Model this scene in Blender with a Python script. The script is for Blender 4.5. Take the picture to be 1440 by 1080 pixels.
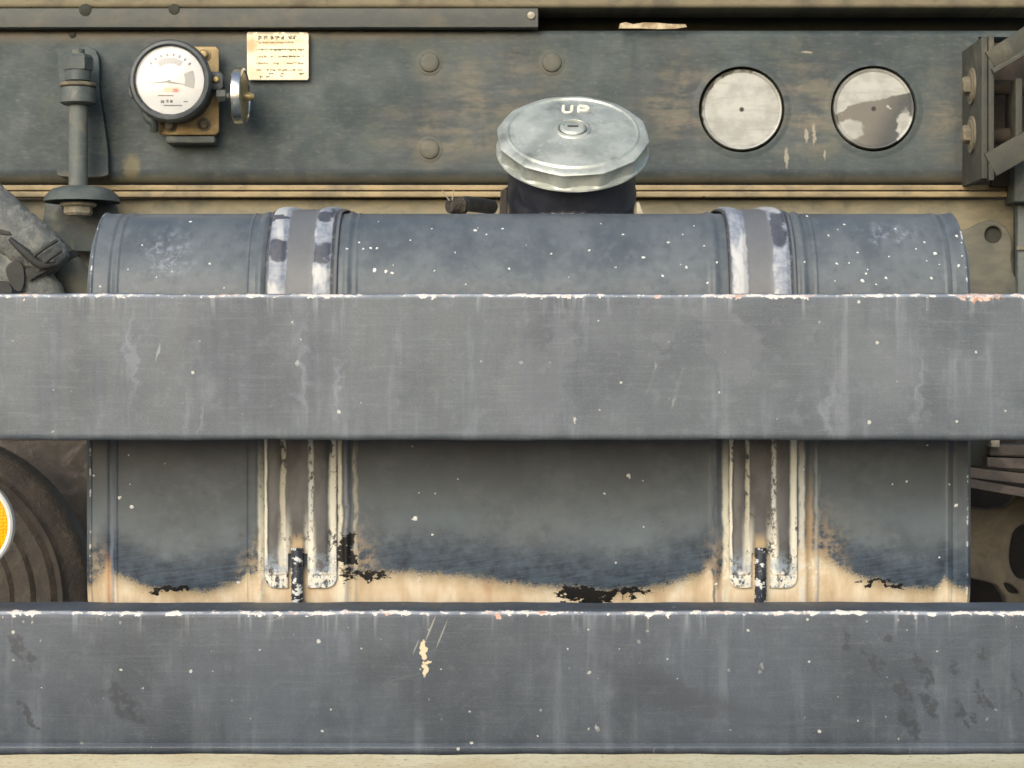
import bpy, bmesh, math, random
import numpy as np
from mathutils import Vector, Matrix
R = math.radians
random.seed(7)
for o in list(bpy.data.objects): bpy.data.objects.remove(o)
scene = bpy.context.scene
COL = scene.collection
# ------------------------------------------------------------------ camera, sky, sun, exposure
D, F, EYE = 1.5, 3000.0, 0.80          # metres camera to rail front, focal length in photo pixels, eye height
cd = bpy.data.cameras.new('camera'); cam = bpy.data.objects.new('camera', cd); COL.objects.link(cam)
cam.location = (0, -D, EYE); cam.rotation_euler = (R(90), 0, 0)
cd.sensor_width = 36; cd.lens = 36 * F / 1440; cd.clip_start = 0.05; cd.clip_end = 500
scene.camera = cam
SUN_EL, SUN_AZ = 25, 202               # azimuth measured clockwise from +Y; the sun stands behind and left of the camera
world = bpy.data.worlds.new('World'); scene.world = world; world.use_nodes = True
wn = world.node_tree.nodes; wl = world.node_tree.links
bg = wn['Background']; sky = wn.new('ShaderNodeTexSky'); sky.sky_type = 'NISHITA'; sky.sun_disc = False
sky.sun_elevation = R(SUN_EL); sky.sun_rotation = R(SUN_AZ); sky.air_density = 1.2; sky.dust_density = 2.5; sky.ozone_density = 1.0
wl.new(sky.outputs[0], bg.inputs[0]); bg.inputs[1].default_value = 0.135
sd = bpy.data.lights.new('sun', 'SUN'); sd.energy = 1.15; sd.angle = R(45); sd.color = (1.0, 0.99, 0.97)
sun = bpy.data.objects.new('sun', sd); COL.objects.link(sun)
sv = Vector((math.sin(R(SUN_AZ)) * math.cos(R(SUN_EL)), math.cos(R(SUN_AZ)) * math.cos(R(SUN_EL)), math.sin(R(SUN_EL))))
sun.rotation_euler = sv.to_track_quat('Z', 'Y').to_euler(); sun.location = sv * 6
vs = scene.view_settings; vs.view_transform = 'Standard'; vs.look = 'None'; vs.exposure = 0.66; vs.gamma = 1.0; vs.use_curve_mapping = False
scene.cycles.adaptive_threshold = .03; scene.cycles.caustics_reflective = False; scene.cycles.caustics_refractive = False; scene.cycles.max_bounces = 4; scene.cycles.diffuse_bounces = 3; scene.cycles.glossy_bounces = 3; scene.cycles.transmission_bounces = 2; scene.cycles.transparent_max_bounces = 4

# ------------------------------------------------------------------ helpers: measure
def k(Y): return (D + Y) / F
def PX(px, Y): return (px - 720) * k(Y)
def PZ(py, Y): return EYE - (py - 540) * k(Y)
def P(px, py, Y): return Vector((PX(px, Y), Y, PZ(py, Y)))

# ------------------------------------------------------------------ helpers: objects
def thing(name, label, cat, loc, group=None):
    o = bpy.data.objects.new(name, None); COL.objects.link(o); o.location = loc; o.empty_display_size = .03
    o['label'] = label; o['category'] = cat
    if group: o['group'] = group
    return o
def tag(o, label=None, cat=None, group=None, kind=None):
    for a, b in (('label', label), ('category', cat), ('group', group), ('kind', kind)):
        if b: o[a] = b
    return o
ROOTLOC = {}
def root_of(o):
    while o.parent: o = o.parent
    return o
def link(name, me, mat=None, parent=None, sharp=35):
    if me.polygons:
        me.shade_smooth()
        if sharp: me.set_sharp_from_angle(angle=R(sharp))
    if mat: me.materials.append(mat)
    o = bpy.data.objects.new(name, me); COL.objects.link(o)
    if parent:
        o.parent = parent
        if parent.type == 'EMPTY': o.matrix_parent_inverse = Matrix.Translation(-parent.location)
    return o
def from_bm(bm, name):
    bmesh.ops.recalc_face_normals(bm, faces=bm.faces)
    me = bpy.data.meshes.new(name); bm.to_mesh(me); bm.free(); return me
def bevel_bm(bm, w, seg=2, ang=30):
    if w <= 0: return
    es = [e for e in bm.edges if len(e.link_faces) == 2 and e.calc_face_angle(0) > R(ang)]
    bmesh.ops.bevel(bm, geom=es, offset=w, segments=seg, profile=.5, affect='EDGES', clamp_overlap=True)
def box(name, p0, p1, mat, parent=None, bev=.001, seg=2, rot=None, sub=0):
    bm = bmesh.new(); bmesh.ops.create_cube(bm, size=1)
    c = [(a + b) / 2 for a, b in zip(p0, p1)]; s = [abs(b - a) for a, b in zip(p0, p1)]
    for v in bm.verts: v.co = Vector((v.co.x * s[0], v.co.y * s[1], v.co.z * s[2]))
    bevel_bm(bm, bev, seg)
    M = Matrix.Translation(c) @ (rot.to_4x4() if rot else Matrix.Identity(4))
    bm.transform(M)
    return link(name, from_bm(bm, name), mat, parent)
def pbox(name, x0, x1, y0, y1, Yf, Yb, mat, parent=None, bev=.001, seg=2):
    """box measured on its front plane Yf"""
    return box(name, (PX(x0, Yf), Yf, PZ(y1, Yf)), (PX(x1, Yf), Yb, PZ(y0, Yf)), mat, parent, bev, seg)
def frame_of(axis):
    a = Vector(axis).normalized(); t = Vector((0, 0, 1)) if abs(a.z) < .9 else Vector((0, 1, 0))
    u = t.cross(a).normalized(); return a, u, a.cross(u)
def lathe(name, prof, origin, axis, mat, parent=None, seg=48, mod=None, sharp=35, phase=0.0):
    """prof: (radius, height along axis); mod(r, h, angle, i) -> radius"""
    a, u, w = frame_of(axis); o = Vector(origin); vs_, fs = [], []
    n = len(prof)
    for i, (r, h) in enumerate(prof):
        for j in range(seg):
            t = 2 * math.pi * j / seg + phase
            rr = mod(r, h, t, i) if mod else r
            vs_.append(o + a * h + (u * math.cos(t) + w * math.sin(t)) * rr)
    for i in range(n - 1):
        for j in range(seg):
            j2 = (j + 1) % seg
            fs.append((i * seg + j, i * seg + j2, (i + 1) * seg + j2, (i + 1) * seg + j))
    if prof[0][0] > 1e-6: fs.append(tuple(range(seg))[::-1])
    if prof[-1][0] > 1e-6: fs.append(tuple(range((n - 1) * seg, n * seg)))
    me = bpy.data.meshes.new(name); me.from_pydata([tuple(v) for v in vs_], [], fs)
    bm = bmesh.new(); bm.from_mesh(me); bmesh.ops.remove_doubles(bm, verts=bm.verts, dist=1e-6); bpy.data.meshes.remove(me)
    return link(name, from_bm(bm, name), mat, parent, sharp)
def ring(name, ro, ri, h0, h1, origin, axis, mat, parent=None, seg=64, b=.001):
    prof = [(ri, h0), (ro - b, h0), (ro, h0 + b), (ro, h1 - b), (ro - b, h1), (ri + b, h1), (ri, h1 - b), (ri, h0)]
    a, u, w = frame_of(axis); o = Vector(origin); V, Fc = [], []
    for r, h in prof[:-1]:
        for j in range(seg):
            t = 2 * math.pi * j / seg; V.append(tuple(o + a * h + (u * math.cos(t) + w * math.sin(t)) * r))
    m = len(prof) - 1
    for i in range(m):
        for j in range(seg):
            j2 = (j + 1) % seg; i2 = (i + 1) % m
            Fc.append((i * seg + j, i * seg + j2, i2 * seg + j2, i2 * seg + j))
    me = bpy.data.meshes.new(name); me.from_pydata(V, [], Fc)
    bm = bmesh.new(); bm.from_mesh(me); bpy.data.meshes.remove(me)
    return link(name, from_bm(bm, name), mat, parent)
def hexhead(name, origin, axis, r, h, mat, parent=None, washer=1.45, rot=.2):
    prof = [(0, 0)]
    bm = bmesh.new(); a, u, w = frame_of(axis); o = Vector(origin)
    def loop(r_, h_, n, ph=0): return [bm.verts.new(o + a * h_ + (u * math.cos(2 * math.pi * i / n + ph) + w * math.sin(2 * math.pi * i / n + ph)) * r_) for i in range(n)]
    l0 = loop(r, 0, 6, rot); l1 = loop(r, h * .8, 6, rot); l2 = loop(r * .82, h, 6, rot)
    for A, B in ((l0, l1), (l1, l2)):
        for i in range(6): bm.faces.new((A[i], A[(i + 1) % 6], B[(i + 1) % 6], B[i]))
    bm.faces.new(l2); bm.faces.new(l0[::-1])
    if washer:
        w0 = loop(r * washer, -h * .02, 24); w1 = loop(r * washer, h * .2, 24); w2 = loop(r * washer * .93, h * .28, 24)
        for A, B in ((w0, w1), (w1, w2)):
            for i in range(24): bm.faces.new((A[i], A[(i + 1) % 24], B[(i + 1) % 24], B[i]))
        bm.faces.new(w2); bm.faces.new(w0[::-1])
    bevel_bm(bm, r * .05, 1, 25)
    return link(name, from_bm(bm, name), mat, parent)
def tube(name, pts, rad, mat, parent=None, seg=16, cap=True, rmod=None, sub=6):
    """smooth tube through pts (Catmull-Rom); rad a number or list"""
    pts = [Vector(p) for p in pts]
    rl = rad if isinstance(rad, (list, tuple)) else [rad] * len(pts)
    Q, RR = [], []
    n = len(pts)
    for i in range(n - 1):
        p0, p1, p2, p3 = pts[max(i - 1, 0)], pts[i], pts[i + 1], pts[min(i + 2, n - 1)]
        for s in range(sub):
            t = s / sub
            Q.append(.5 * ((2 * p1) + (-p0 + p2) * t + (2 * p0 - 5 * p1 + 4 * p2 - p3) * t * t + (-p0 + 3 * p1 - 3 * p2 + p3) * t ** 3))
            RR.append(rl[i] * (1 - t) + rl[i + 1] * t)
    Q.append(pts[-1]); RR.append(rl[-1])
    V, Fc = [], []; up = None
    for i, q in enumerate(Q):
        d = (Q[min(i + 1, len(Q) - 1)] - Q[max(i - 1, 0)]).normalized()
        if up is None: up = Vector((0, 0, 1)) if abs(d.z) < .8 else Vector((0, -1, 0))
        u = (up - d * up.dot(d)).normalized(); up = u; w = d.cross(u)
        for j in range(seg):
            t = 2 * math.pi * j / seg
            r = RR[i] * (rmod(i, t) if rmod else 1)
            V.append(tuple(q + (u * math.cos(t) + w * math.sin(t)) * r))
    for i in range(len(Q) - 1):
        for j in range(seg):
            j2 = (j + 1) % seg
            Fc.append((i * seg + j, i * seg + j2, (i + 1) * seg + j2, (i + 1) * seg + j))
    if cap:
        Fc.append(tuple(range(seg))[::-1]); Fc.append(tuple(range((len(Q) - 1) * seg, len(Q) * seg)))
    me = bpy.data.meshes.new(name); me.from_pydata(V, [], Fc)
    bm = bmesh.new(); bm.from_mesh(me); bpy.data.meshes.remove(me)
    return link(name, from_bm(bm, name), mat, parent, 50)
def smooth_loop(pts, n=5):
    """closed Catmull-Rom through 2D points"""
    out = []; m = len(pts)
    for i in range(m):
        p0, p1, p2, p3 = [np.array(pts[(i + q) % m], float) for q in (-1, 0, 1, 2)]
        for s in range(n):
            t = s / n
            out.append(.5 * (2 * p1 + (-p0 + p2) * t + (2 * p0 - 5 * p1 + 4 * p2 - p3) * t * t + (-p0 + 3 * p1 - 3 * p2 + p3) * t ** 3))
    return [tuple(p) for p in out]
def circ(cx, cy, r, n=40, ry=None): return [(cx + r * math.cos(2 * math.pi * i / n), cy + (ry or r) * math.sin(2 * math.pi * i / n)) for i in range(n)]
def plate(name, outline, holes, Yf, th, mat, parent=None, bev=.0012, seg=2):
    """sheet of thickness th, outline and holes in photo-plane pixels at depth Yf"""
    bm = bmesh.new(); es = []
    for lp in [outline] + list(holes):
        v = [bm.verts.new(P(x, y, Yf)) for x, y in lp]
        es += [bm.edges.new((v[i], v[(i + 1) % len(v)])) for i in range(len(v))]
    bmesh.ops.triangle_fill(bm, use_beauty=True, use_dissolve=False, edges=es)
    bmesh.ops.recalc_face_normals(bm, faces=bm.faces)
    r = bmesh.ops.extrude_face_region(bm, geom=list(bm.faces))
    for v in [g for g in r['geom'] if isinstance(g, bmesh.types.BMVert)]: v.co.y += th
    if bev: bevel_bm(bm, bev, seg, 50)
    return link(name, from_bm(bm, name), mat, parent, 40)
def sweep(name, section, xs, off, mat, parent=None, closed=True, jit=0, sharp=50):
    """section: list of ((y,z),(ny,nz)); xs: stations; off(x) pushes along the normal"""
    V, Fc = [], []; m = len(section); rnd = random.Random(3)
    for x in xs:
        h = off(x)
        for (y, z), (ny, nz) in section: V.append((x, y + ny * h, z + nz * h))
    for i in range(len(xs) - 1):
        for j in range(m if closed else m - 1):
            j2 = (j + 1) % m
            Fc.append((i * m + j, i * m + j2, (i + 1) * m + j2, (i + 1) * m + j))
    if closed:
        Fc.append(tuple(range(m))); Fc.append(tuple(range((len(xs) - 1) * m, len(xs) * m))[::-1])
    me = bpy.data.meshes.new(name); me.from_pydata(V, [], Fc)
    bm = bmesh.new(); bm.from_mesh(me); bpy.data.meshes.remove(me)
    return link(name, from_bm(bm, name), mat, parent, sharp)
def rrect(y0, y1, z0, z1, r, n=10, flat=1):
    """rounded rectangle in the YZ plane with normals"""
    out = []
    for cy, cz, a0 in ((y0 + r, z0 + r, 180), (y1 - r, z0 + r, 270), (y1 - r, z1 - r, 0), (y0 + r, z1 - r, 90)):
        for i in range(n + 1):
            t = R(a0 + 90 * i / n); out.append(((cy + r * math.cos(t), cz + r * math.sin(t)), (math.cos(t), math.sin(t))))
    return out

# ------------------------------------------------------------------ helpers: node materials
def sr(r, g, b):
    f = lambda c: (c / 255) / 12.92 if c / 255 <= .04045 else ((c / 255 + .055) / 1.055) ** 2.4
    return (f(r), f(g), f(b), 1)
class M:
    def __init__(s, name):
        s.mat = bpy.data.materials.new(name); s.mat.use_nodes = True; s.nt = s.mat.node_tree
        s.nt.nodes.clear(); s.out = s.nt.nodes.new('ShaderNodeOutputMaterial'); s.b = s.nt.nodes.new('ShaderNodeBsdfPrincipled')
        s.nt.links.new(s.b.outputs[0], s.out.inputs[0])
    def put(s, sock, v):
        if isinstance(v, bpy.types.NodeSocket): s.nt.links.new(v, sock)
        elif v is not None:
            try: sock.default_value = v
            except Exception: sock.default_value = (v[0], v[1], v[2])
    def n(s, t, **kw):
        nd = s.nt.nodes.new(t)
        for a, b in kw.items(): setattr(nd, a, b)
        return nd
    def set(s, **kw):
        for a, v in kw.items(): s.put(s.b.inputs[a.replace('_', ' ')], v)
        return s
    def obj(s): return s.n('ShaderNodeTexCoord').outputs['Object']
    def uv(s): return s.n('ShaderNodeTexCoord').outputs['UV']
    def math(s, op, a, b=0.0, c=None, clamp=False):
        nd = s.n('ShaderNodeMath', operation=op, use_clamp=clamp); s.put(nd.inputs[0], a); s.put(nd.inputs[1], b)
        if c is not None: s.put(nd.inputs[2], c)
        return nd.outputs[0]
    def vm(s, op, a, b=None):
        nd = s.n('ShaderNodeVectorMath', operation=op); s.put(nd.inputs[0], a)
        if b is not None: s.put(nd.inputs[1], b)
        return nd.outputs['Value'] if op in ('LENGTH', 'DOT_PRODUCT', 'DISTANCE') else nd.outputs[0]
    def sep(s, v):
        nd = s.n('ShaderNodeSeparateXYZ'); s.put(nd.inputs[0], v); return nd.outputs
    def comb(s, x=0.0, y=0.0, z=0.0):
        nd = s.n('ShaderNodeCombineXYZ'); s.put(nd.inputs[0], x); s.put(nd.inputs[1], y); s.put(nd.inputs[2], z); return nd.outputs[0]
    def noise(s, v, scale, detail=4, rough=.55, dist=0.0, color=False):
        nd = s.n('ShaderNodeTexNoise'); s.put(nd.inputs['Vector'], v); nd.inputs['Scale'].default_value = scale
        nd.inputs['Detail'].default_value = detail; nd.inputs['Roughness'].default_value = rough; nd.inputs['Distortion'].default_value = dist
        return nd.outputs['Color' if color else 'Fac']
    def voro(s, v, scale, rnd=1.0, feature='F1'):
        nd = s.n('ShaderNodeTexVoronoi', feature=feature); s.put(nd.inputs['Vector'], v); nd.inputs['Scale'].default_value = scale
        nd.inputs['Randomness'].default_value = rnd
        return nd.outputs['Distance'], nd.outputs.get('Color')
    def mul(s, v, sc): return s.vm('MULTIPLY', v, sc)
    def mr(s, v, a, b, c=0.0, d=1.0, interp='SMOOTHSTEP'):
        nd = s.n('ShaderNodeMapRange', interpolation_type=interp); s.put(nd.inputs['Value'], v)
        s.put(nd.inputs['From Min'], a); s.put(nd.inputs['From Max'], b); s.put(nd.inputs['To Min'], c); s.put(nd.inputs['To Max'], d)
        return nd.outputs[0]
    def mix(s, fac, a, b, blend='MIX'):
        nd = s.n('ShaderNodeMix', data_type='RGBA', blend_type=blend, clamp_factor=True)
        s.put(nd.inputs['Factor'], fac); s.put(nd.inputs[6], a); s.put(nd.inputs[7], b); return nd.outputs[2]
    def ramp(s, f, stops, interp='LINEAR'):
        nd = s.n('ShaderNodeValToRGB'); e = nd.color_ramp.elements; nd.color_ramp.interpolation = interp
        while len(e) < len(stops): e.new(.5)
        for i, (p, c) in enumerate(stops): e[i].position = p; e[i].color = c if len(c) == 4 else (*c, 1)
        s.put(nd.inputs[0], f); return nd.outputs[0]
    def px(s, Y):
        """object coordinates rescaled: x to the right, y down, units of k(Y) metres"""
        x, y, z = s.sep(s.obj())[:3]
        return s.comb(s.math('MULTIPLY_ADD', x, 1 / k(Y), 720), s.math('MULTIPLY_ADD', z, -1 / k(Y), 540 + EYE / k(Y)), 0.0)
    def unfold(s):
        """rail coordinates: the top face continues upwards from the front face"""
        x, y, z = s.sep(s.obj())[:3]; q = 1 / k(0)
        return s.comb(s.math('MULTIPLY_ADD', x, q, 720), s.math('MULTIPLY_ADD', y, -q, s.math('MULTIPLY_ADD', z, -q, 540 + EYE * q)), 0.0)
    def warp(s, v, amt, scale, detail=3):
        nz = s.vm('SUBTRACT', s.noise(v, scale, detail, .6, color=True), (.5, .5, .5))
        return s.vm('ADD', v, s.mul(nz, (amt, amt, amt)))
    def blob(s, v, cx, cy, rx, ry, soft=.3):
        d = s.vm('LENGTH', s.mul(s.vm('SUBTRACT', v, (cx, cy, 0)), (1 / rx, 1 / ry, 0)))
        return s.mr(d, 1 - soft, 1 + soft * .3, 1.0, 0.0)
    def mx(s, *a):
        r = a[0]
        for b in a[1:]: r = s.math('MAXIMUM', r, b)
        return r
    def bump(s, h, strength=.3, dist=.002):
        nd = s.n('ShaderNodeBump'); nd.inputs['Strength'].default_value = strength; nd.inputs['Distance'].default_value = dist
        s.put(nd.inputs['Height'], h); s.put(s.b.inputs['Normal'], nd.outputs[0]); return nd.outputs[0]
    def specks(s, v, cell, dens, rmax):
        """round specks: one per Voronoi cell in a share of the cells, radius random up to rmax (share of a cell)"""
        d, c = s.voro(v, 1 / cell)
        r, g, b = s.sep(c)[:3]
        on = s.math('GREATER_THAN', r, 1 - dens)
        rad = s.math('MULTIPLY', s.math('POWER', g, 2.0), rmax)
        return s.math('MULTIPLY', on, s.mr(s.math('SUBTRACT', d, rad), -.03, .03, 1.0, 0.0))

def simple(name, c1, c2, rough=.6, metal=0.0, scale=60, dust=None, bump=.15, dustamt=.5, spec=.5, bd=.001):
    """two-tone grime with an optional dust film gathered by noise"""
    m = M(name); v = m.obj()
    f = m.mr(m.noise(v, scale, 6, .6), .35, .65)
    col = m.mix(f, c1, c2)
    fine = m.noise(v, scale * 9, 3, .6)
    col = m.mix(m.mr(fine, .3, .75, 0.0, .25), col, m.mix(.5, col, (0, 0, 0, 1)))
    if dust:
        df = m.mr(m.noise(v, scale * .6, 5, .65, 1.0), .62 - dustamt * .3, .8 - dustamt * .2)
        col = m.mix(m.math('MULTIPLY', df, .85), col, dust)
    m.set(Base_Color=col, Roughness=m.mr(f, 0.0, 1.0, rough - .07, rough + .1), Metallic=metal)
    m.put(m.b.inputs['Specular IOR Level'], spec)
    m.bump(m.noise(v, scale * 5, 5, .65), bump, bd)
    return m.mat

# ------------------------------------------------------------------ materials
def rail_paint(name, base, lighter, darker, tint, ztop, zbot, extra, ct):
    m = M(name); v = m.unfold(); x, y, _ = m.sep(v)[:3]
    runs = m.noise(m.mul(v, (1, .10, 1)), .03, 4, .62)                # long vertical runs
    brush = m.noise(m.warp(m.mul(v, (.05, 1, 1)), 9, .03, 2), .24, 4, .75)                # fine horizontal wiping
    cloud = m.noise(v, .007, 4, .62); mot = m.noise(v, .045, 4, .65)
    col = m.mix(m.mr(cloud, .35, .65), darker, base)
    col = m.mix(m.mr(m.noise(v, .0035, 2), .42, .6, 0.0, .7), col, tint)
    col = m.mix(m.math('MULTIPLY', m.mr(runs, .5, .68, 0.0, .7), m.mr(cloud, .42, .6, .25, 1.0)), col, lighter)
    col = m.mix(m.mr(runs, .46, .3, 0.0, .5), col, darker)
    col = m.mix(m.mr(mot, .52, .7, 0.0, .24), col, lighter)
    col = m.mix(m.mr(mot, .47, .3, 0.0, .24), col, darker)
    col = m.mix(m.mr(brush, .5, .72, 0.0, .26), col, lighter)
    col = m.mix(m.mr(brush, .46, .28, 0.0, .26), col, darker)
    gr = m.noise(m.mul(v, (.6, 1, 1)), .45, 2, .7)
    col = m.mix(m.mr(gr, .5, .75, 0.0, .3), col, lighter); col = m.mix(m.mr(gr, .5, .25, 0.0, .35), col, darker)
    if extra: col = extra(m, v, x, y, col)
    wv = m.warp(v, 10, .05, 2)
    wx, wy, _ = m.sep(wv)[:3]
    scr = m.mx(m.specks(m.mul(m.comb(m.math('MULTIPLY_ADD', wy, .3, wx), wy, 0.0), (1, .12, 1)), 22, .30, .16),
               m.specks(m.mul(m.comb(wx, m.math('MULTIPLY_ADD', wx, .25, wy), 0.0), (.09, 1, 1)), 18, .26, .12))
    col = m.mix(m.math('MULTIPLY', scr, m.mr(m.noise(v, .015, 2), .45, .6, .05, .4)), col, sr(176, 178, 174))
    sp = m.mx(m.specks(m.warp(m.mul(v, (1, .7, 1)), 9, .3, 2), 30, .4, .12), m.specks(m.vm('ADD', wv, (331, 77, 0)), 14, .34, .2))
    sp = m.math('MULTIPLY', sp, m.mr(m.noise(v, .012, 2), .42, .58, .25, .85))
    col = m.mix(sp, col, sr(190, 191, 182))
    # worn arris: bare and rusty chips along the upper edge, plus a painted highlight line
    zt = m.math('SUBTRACT', y, ztop + 1)
    e1 = m.noise(v, .075, 4, .6); e2 = m.noise(v, .016, 2, .6)
    band = m.math('MAXIMUM', m.math('SUBTRACT', 1.0, m.math('DIVIDE', m.math('ABSOLUTE', zt), 13.0)), -.25)
    chip = m.mr(m.math('ADD', m.math('ADD', e1, m.math('MULTIPLY', e2, .5)), m.math('MULTIPLY', band, .3)), ct, ct + .03)
    line = m.math('MULTIPLY', m.mr(m.math('ABSOLUTE', zt), 1.5, 6.0, 1.0, 0.0), m.mr(e2, .3, .6, .35, .85))
    col = m.mix(line, col, sr(168, 176, 186))
    rustf = m.mr(m.noise(v, .028, 3, .6), .56, .68)
    col = m.mix(chip, col, m.mix(rustf, sr(208, 204, 198), sr(192, 152, 132)))
    drip = m.math('MULTIPLY', m.mr(m.noise(m.mul(v, (1, .05, 1)), .08, 2, .6), .56, .72), m.math('MULTIPLY', m.mr(zt, 4, 45, .32, 0.0), m.mr(zt, -3, 3)))
    col = m.mix(drip, col, sr(166, 172, 176))
    m.set(Base_Color=col, Roughness=m.mr(runs, .3, .7, .46, .62), Metallic=0.0)
    m.bump(m.math('ADD', m.noise(v, .3, 2, .6), m.math('MULTIPLY', m.noise(v, .04, 2), 2.0)), .16, .0005)
    return m.mat
def up_extra(m, v, x, y, col):
    w = m.warp(v, 70, .03)
    a = m.mx(m.blob(w, 1035, 490, 40, 48, .15), m.blob(w, 1000, 440, 22, 26, .2), m.blob(w, 935, 472, 16, 18, .2))
    col = m.mix(m.math('MULTIPLY', a, .24), col, sr(118, 120, 126))
    b = m.mx(m.blob(w, 745, 545, 50, 75, .3), m.blob(w, 790, 480, 20, 50, .3), m.blob(w, 1245, 520, 60, 60, .6))
    col = m.mix(m.math('MULTIPLY', b, .2), col, sr(126, 132, 138))
    c = m.mx(m.blob(w, 186, 500, 7, 90, .9), m.blob(w, 425, 530, 7, 70, .9), m.blob(w, 1165, 580, 9, 50, .9), m.blob(w, 478, 550, 7, 60, .9), m.blob(w, 1295, 545, 5, 50, .9), m.blob(w, 283, 585, 5, 40, .9))
    col = m.mix(m.math('MULTIPLY', c, .26), col, sr(146, 154, 166))
    r = m.blob(m.warp(v, 40, .09), 1378, 415, 34, 10, .25)
    return m.mix(m.math('MULTIPLY', r, .85), col, m.mix(m.mr(m.noise(v, .12, 3), .4, .6), sr(196, 132, 100), sr(206, 192, 178)))
def lo_extra(m, v, x, y, col):
    w = m.warp(m.comb(m.math('MULTIPLY_ADD', y, -.45, m.math('ADD', x, 427.0)), y, 0.0), 50, .05)
    d = m.mx(*[m.blob(w, a, b, c, e, .35) for a, b, c, e in ((1235, 935, 9, 22), (1262, 970, 10, 20), (1300, 940, 7, 28), (1288, 990, 12, 24), (1330, 1000, 9, 22), (1368, 975, 7, 20), (1210, 900, 7, 15), (1425, 965, 6, 18), (1398, 920, 7, 9),
             (1270, 895, 9, 8), (1250, 1015, 14, 26), (1345, 940, 6, 14), (45, 915, 14, 28), (155, 990, 20, 32), (12, 1010, 8, 20))])
    d = m.math('MULTIPLY', d, m.mr(m.noise(v, .07, 3), .40, .50, .2, 1.0))
    col = m.mix(m.math('MULTIPLY', d, .8), col, sr(54, 58, 64))
    wd = m.sep(m.warp(v, 60, .02, 2))
    s_ = m.blob(m.comb(x, m.math('MULTIPLY_ADD', wd[0], -.33, wd[1]), 0.0), 960, 660, 150, 26, .9)  # soft diagonal shadow painted across the rail face
    col = m.mix(m.math('MULTIPLY', s_, .5), col, sr(60, 64, 70))
    wg = m.warp(v, 16, .09)
    g = m.mx(m.blob(wg, 596, 914, 5, 15, .2), m.blob(wg, 598, 942, 3.6, 9, .3), m.blob(wg, 601, 932, 6, 3, .3))
    sh = m.comb(m.math('MULTIPLY_ADD', y, .4, x), y, 0.0)
    ln = m.mx(m.blob(sh, 959, 884, 1.6, 20, .5), m.blob(sh, 978, 892, 1.3, 22, .6), m.blob(sh, 949, 910, 1.2, 12, .6))
    col = m.mix(m.math('MULTIPLY', ln, .45), col, sr(180, 178, 166))
    return m.mix(g, col, sr(206, 192, 160))
mat_rail_up = rail_paint('worn_grey_rail_paint', sr(93, 100, 107), sr(121, 127, 134), sr(76, 83, 90), sr(90, 98, 103), 412, 618, up_extra, 1.015)
mat_rail_lo = rail_paint('worn_slate_rail_paint', sr(77, 84, 92), sr(102, 109, 116), sr(61, 68, 76), sr(76, 84, 94), 858, 1060, lo_extra, .992)

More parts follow.
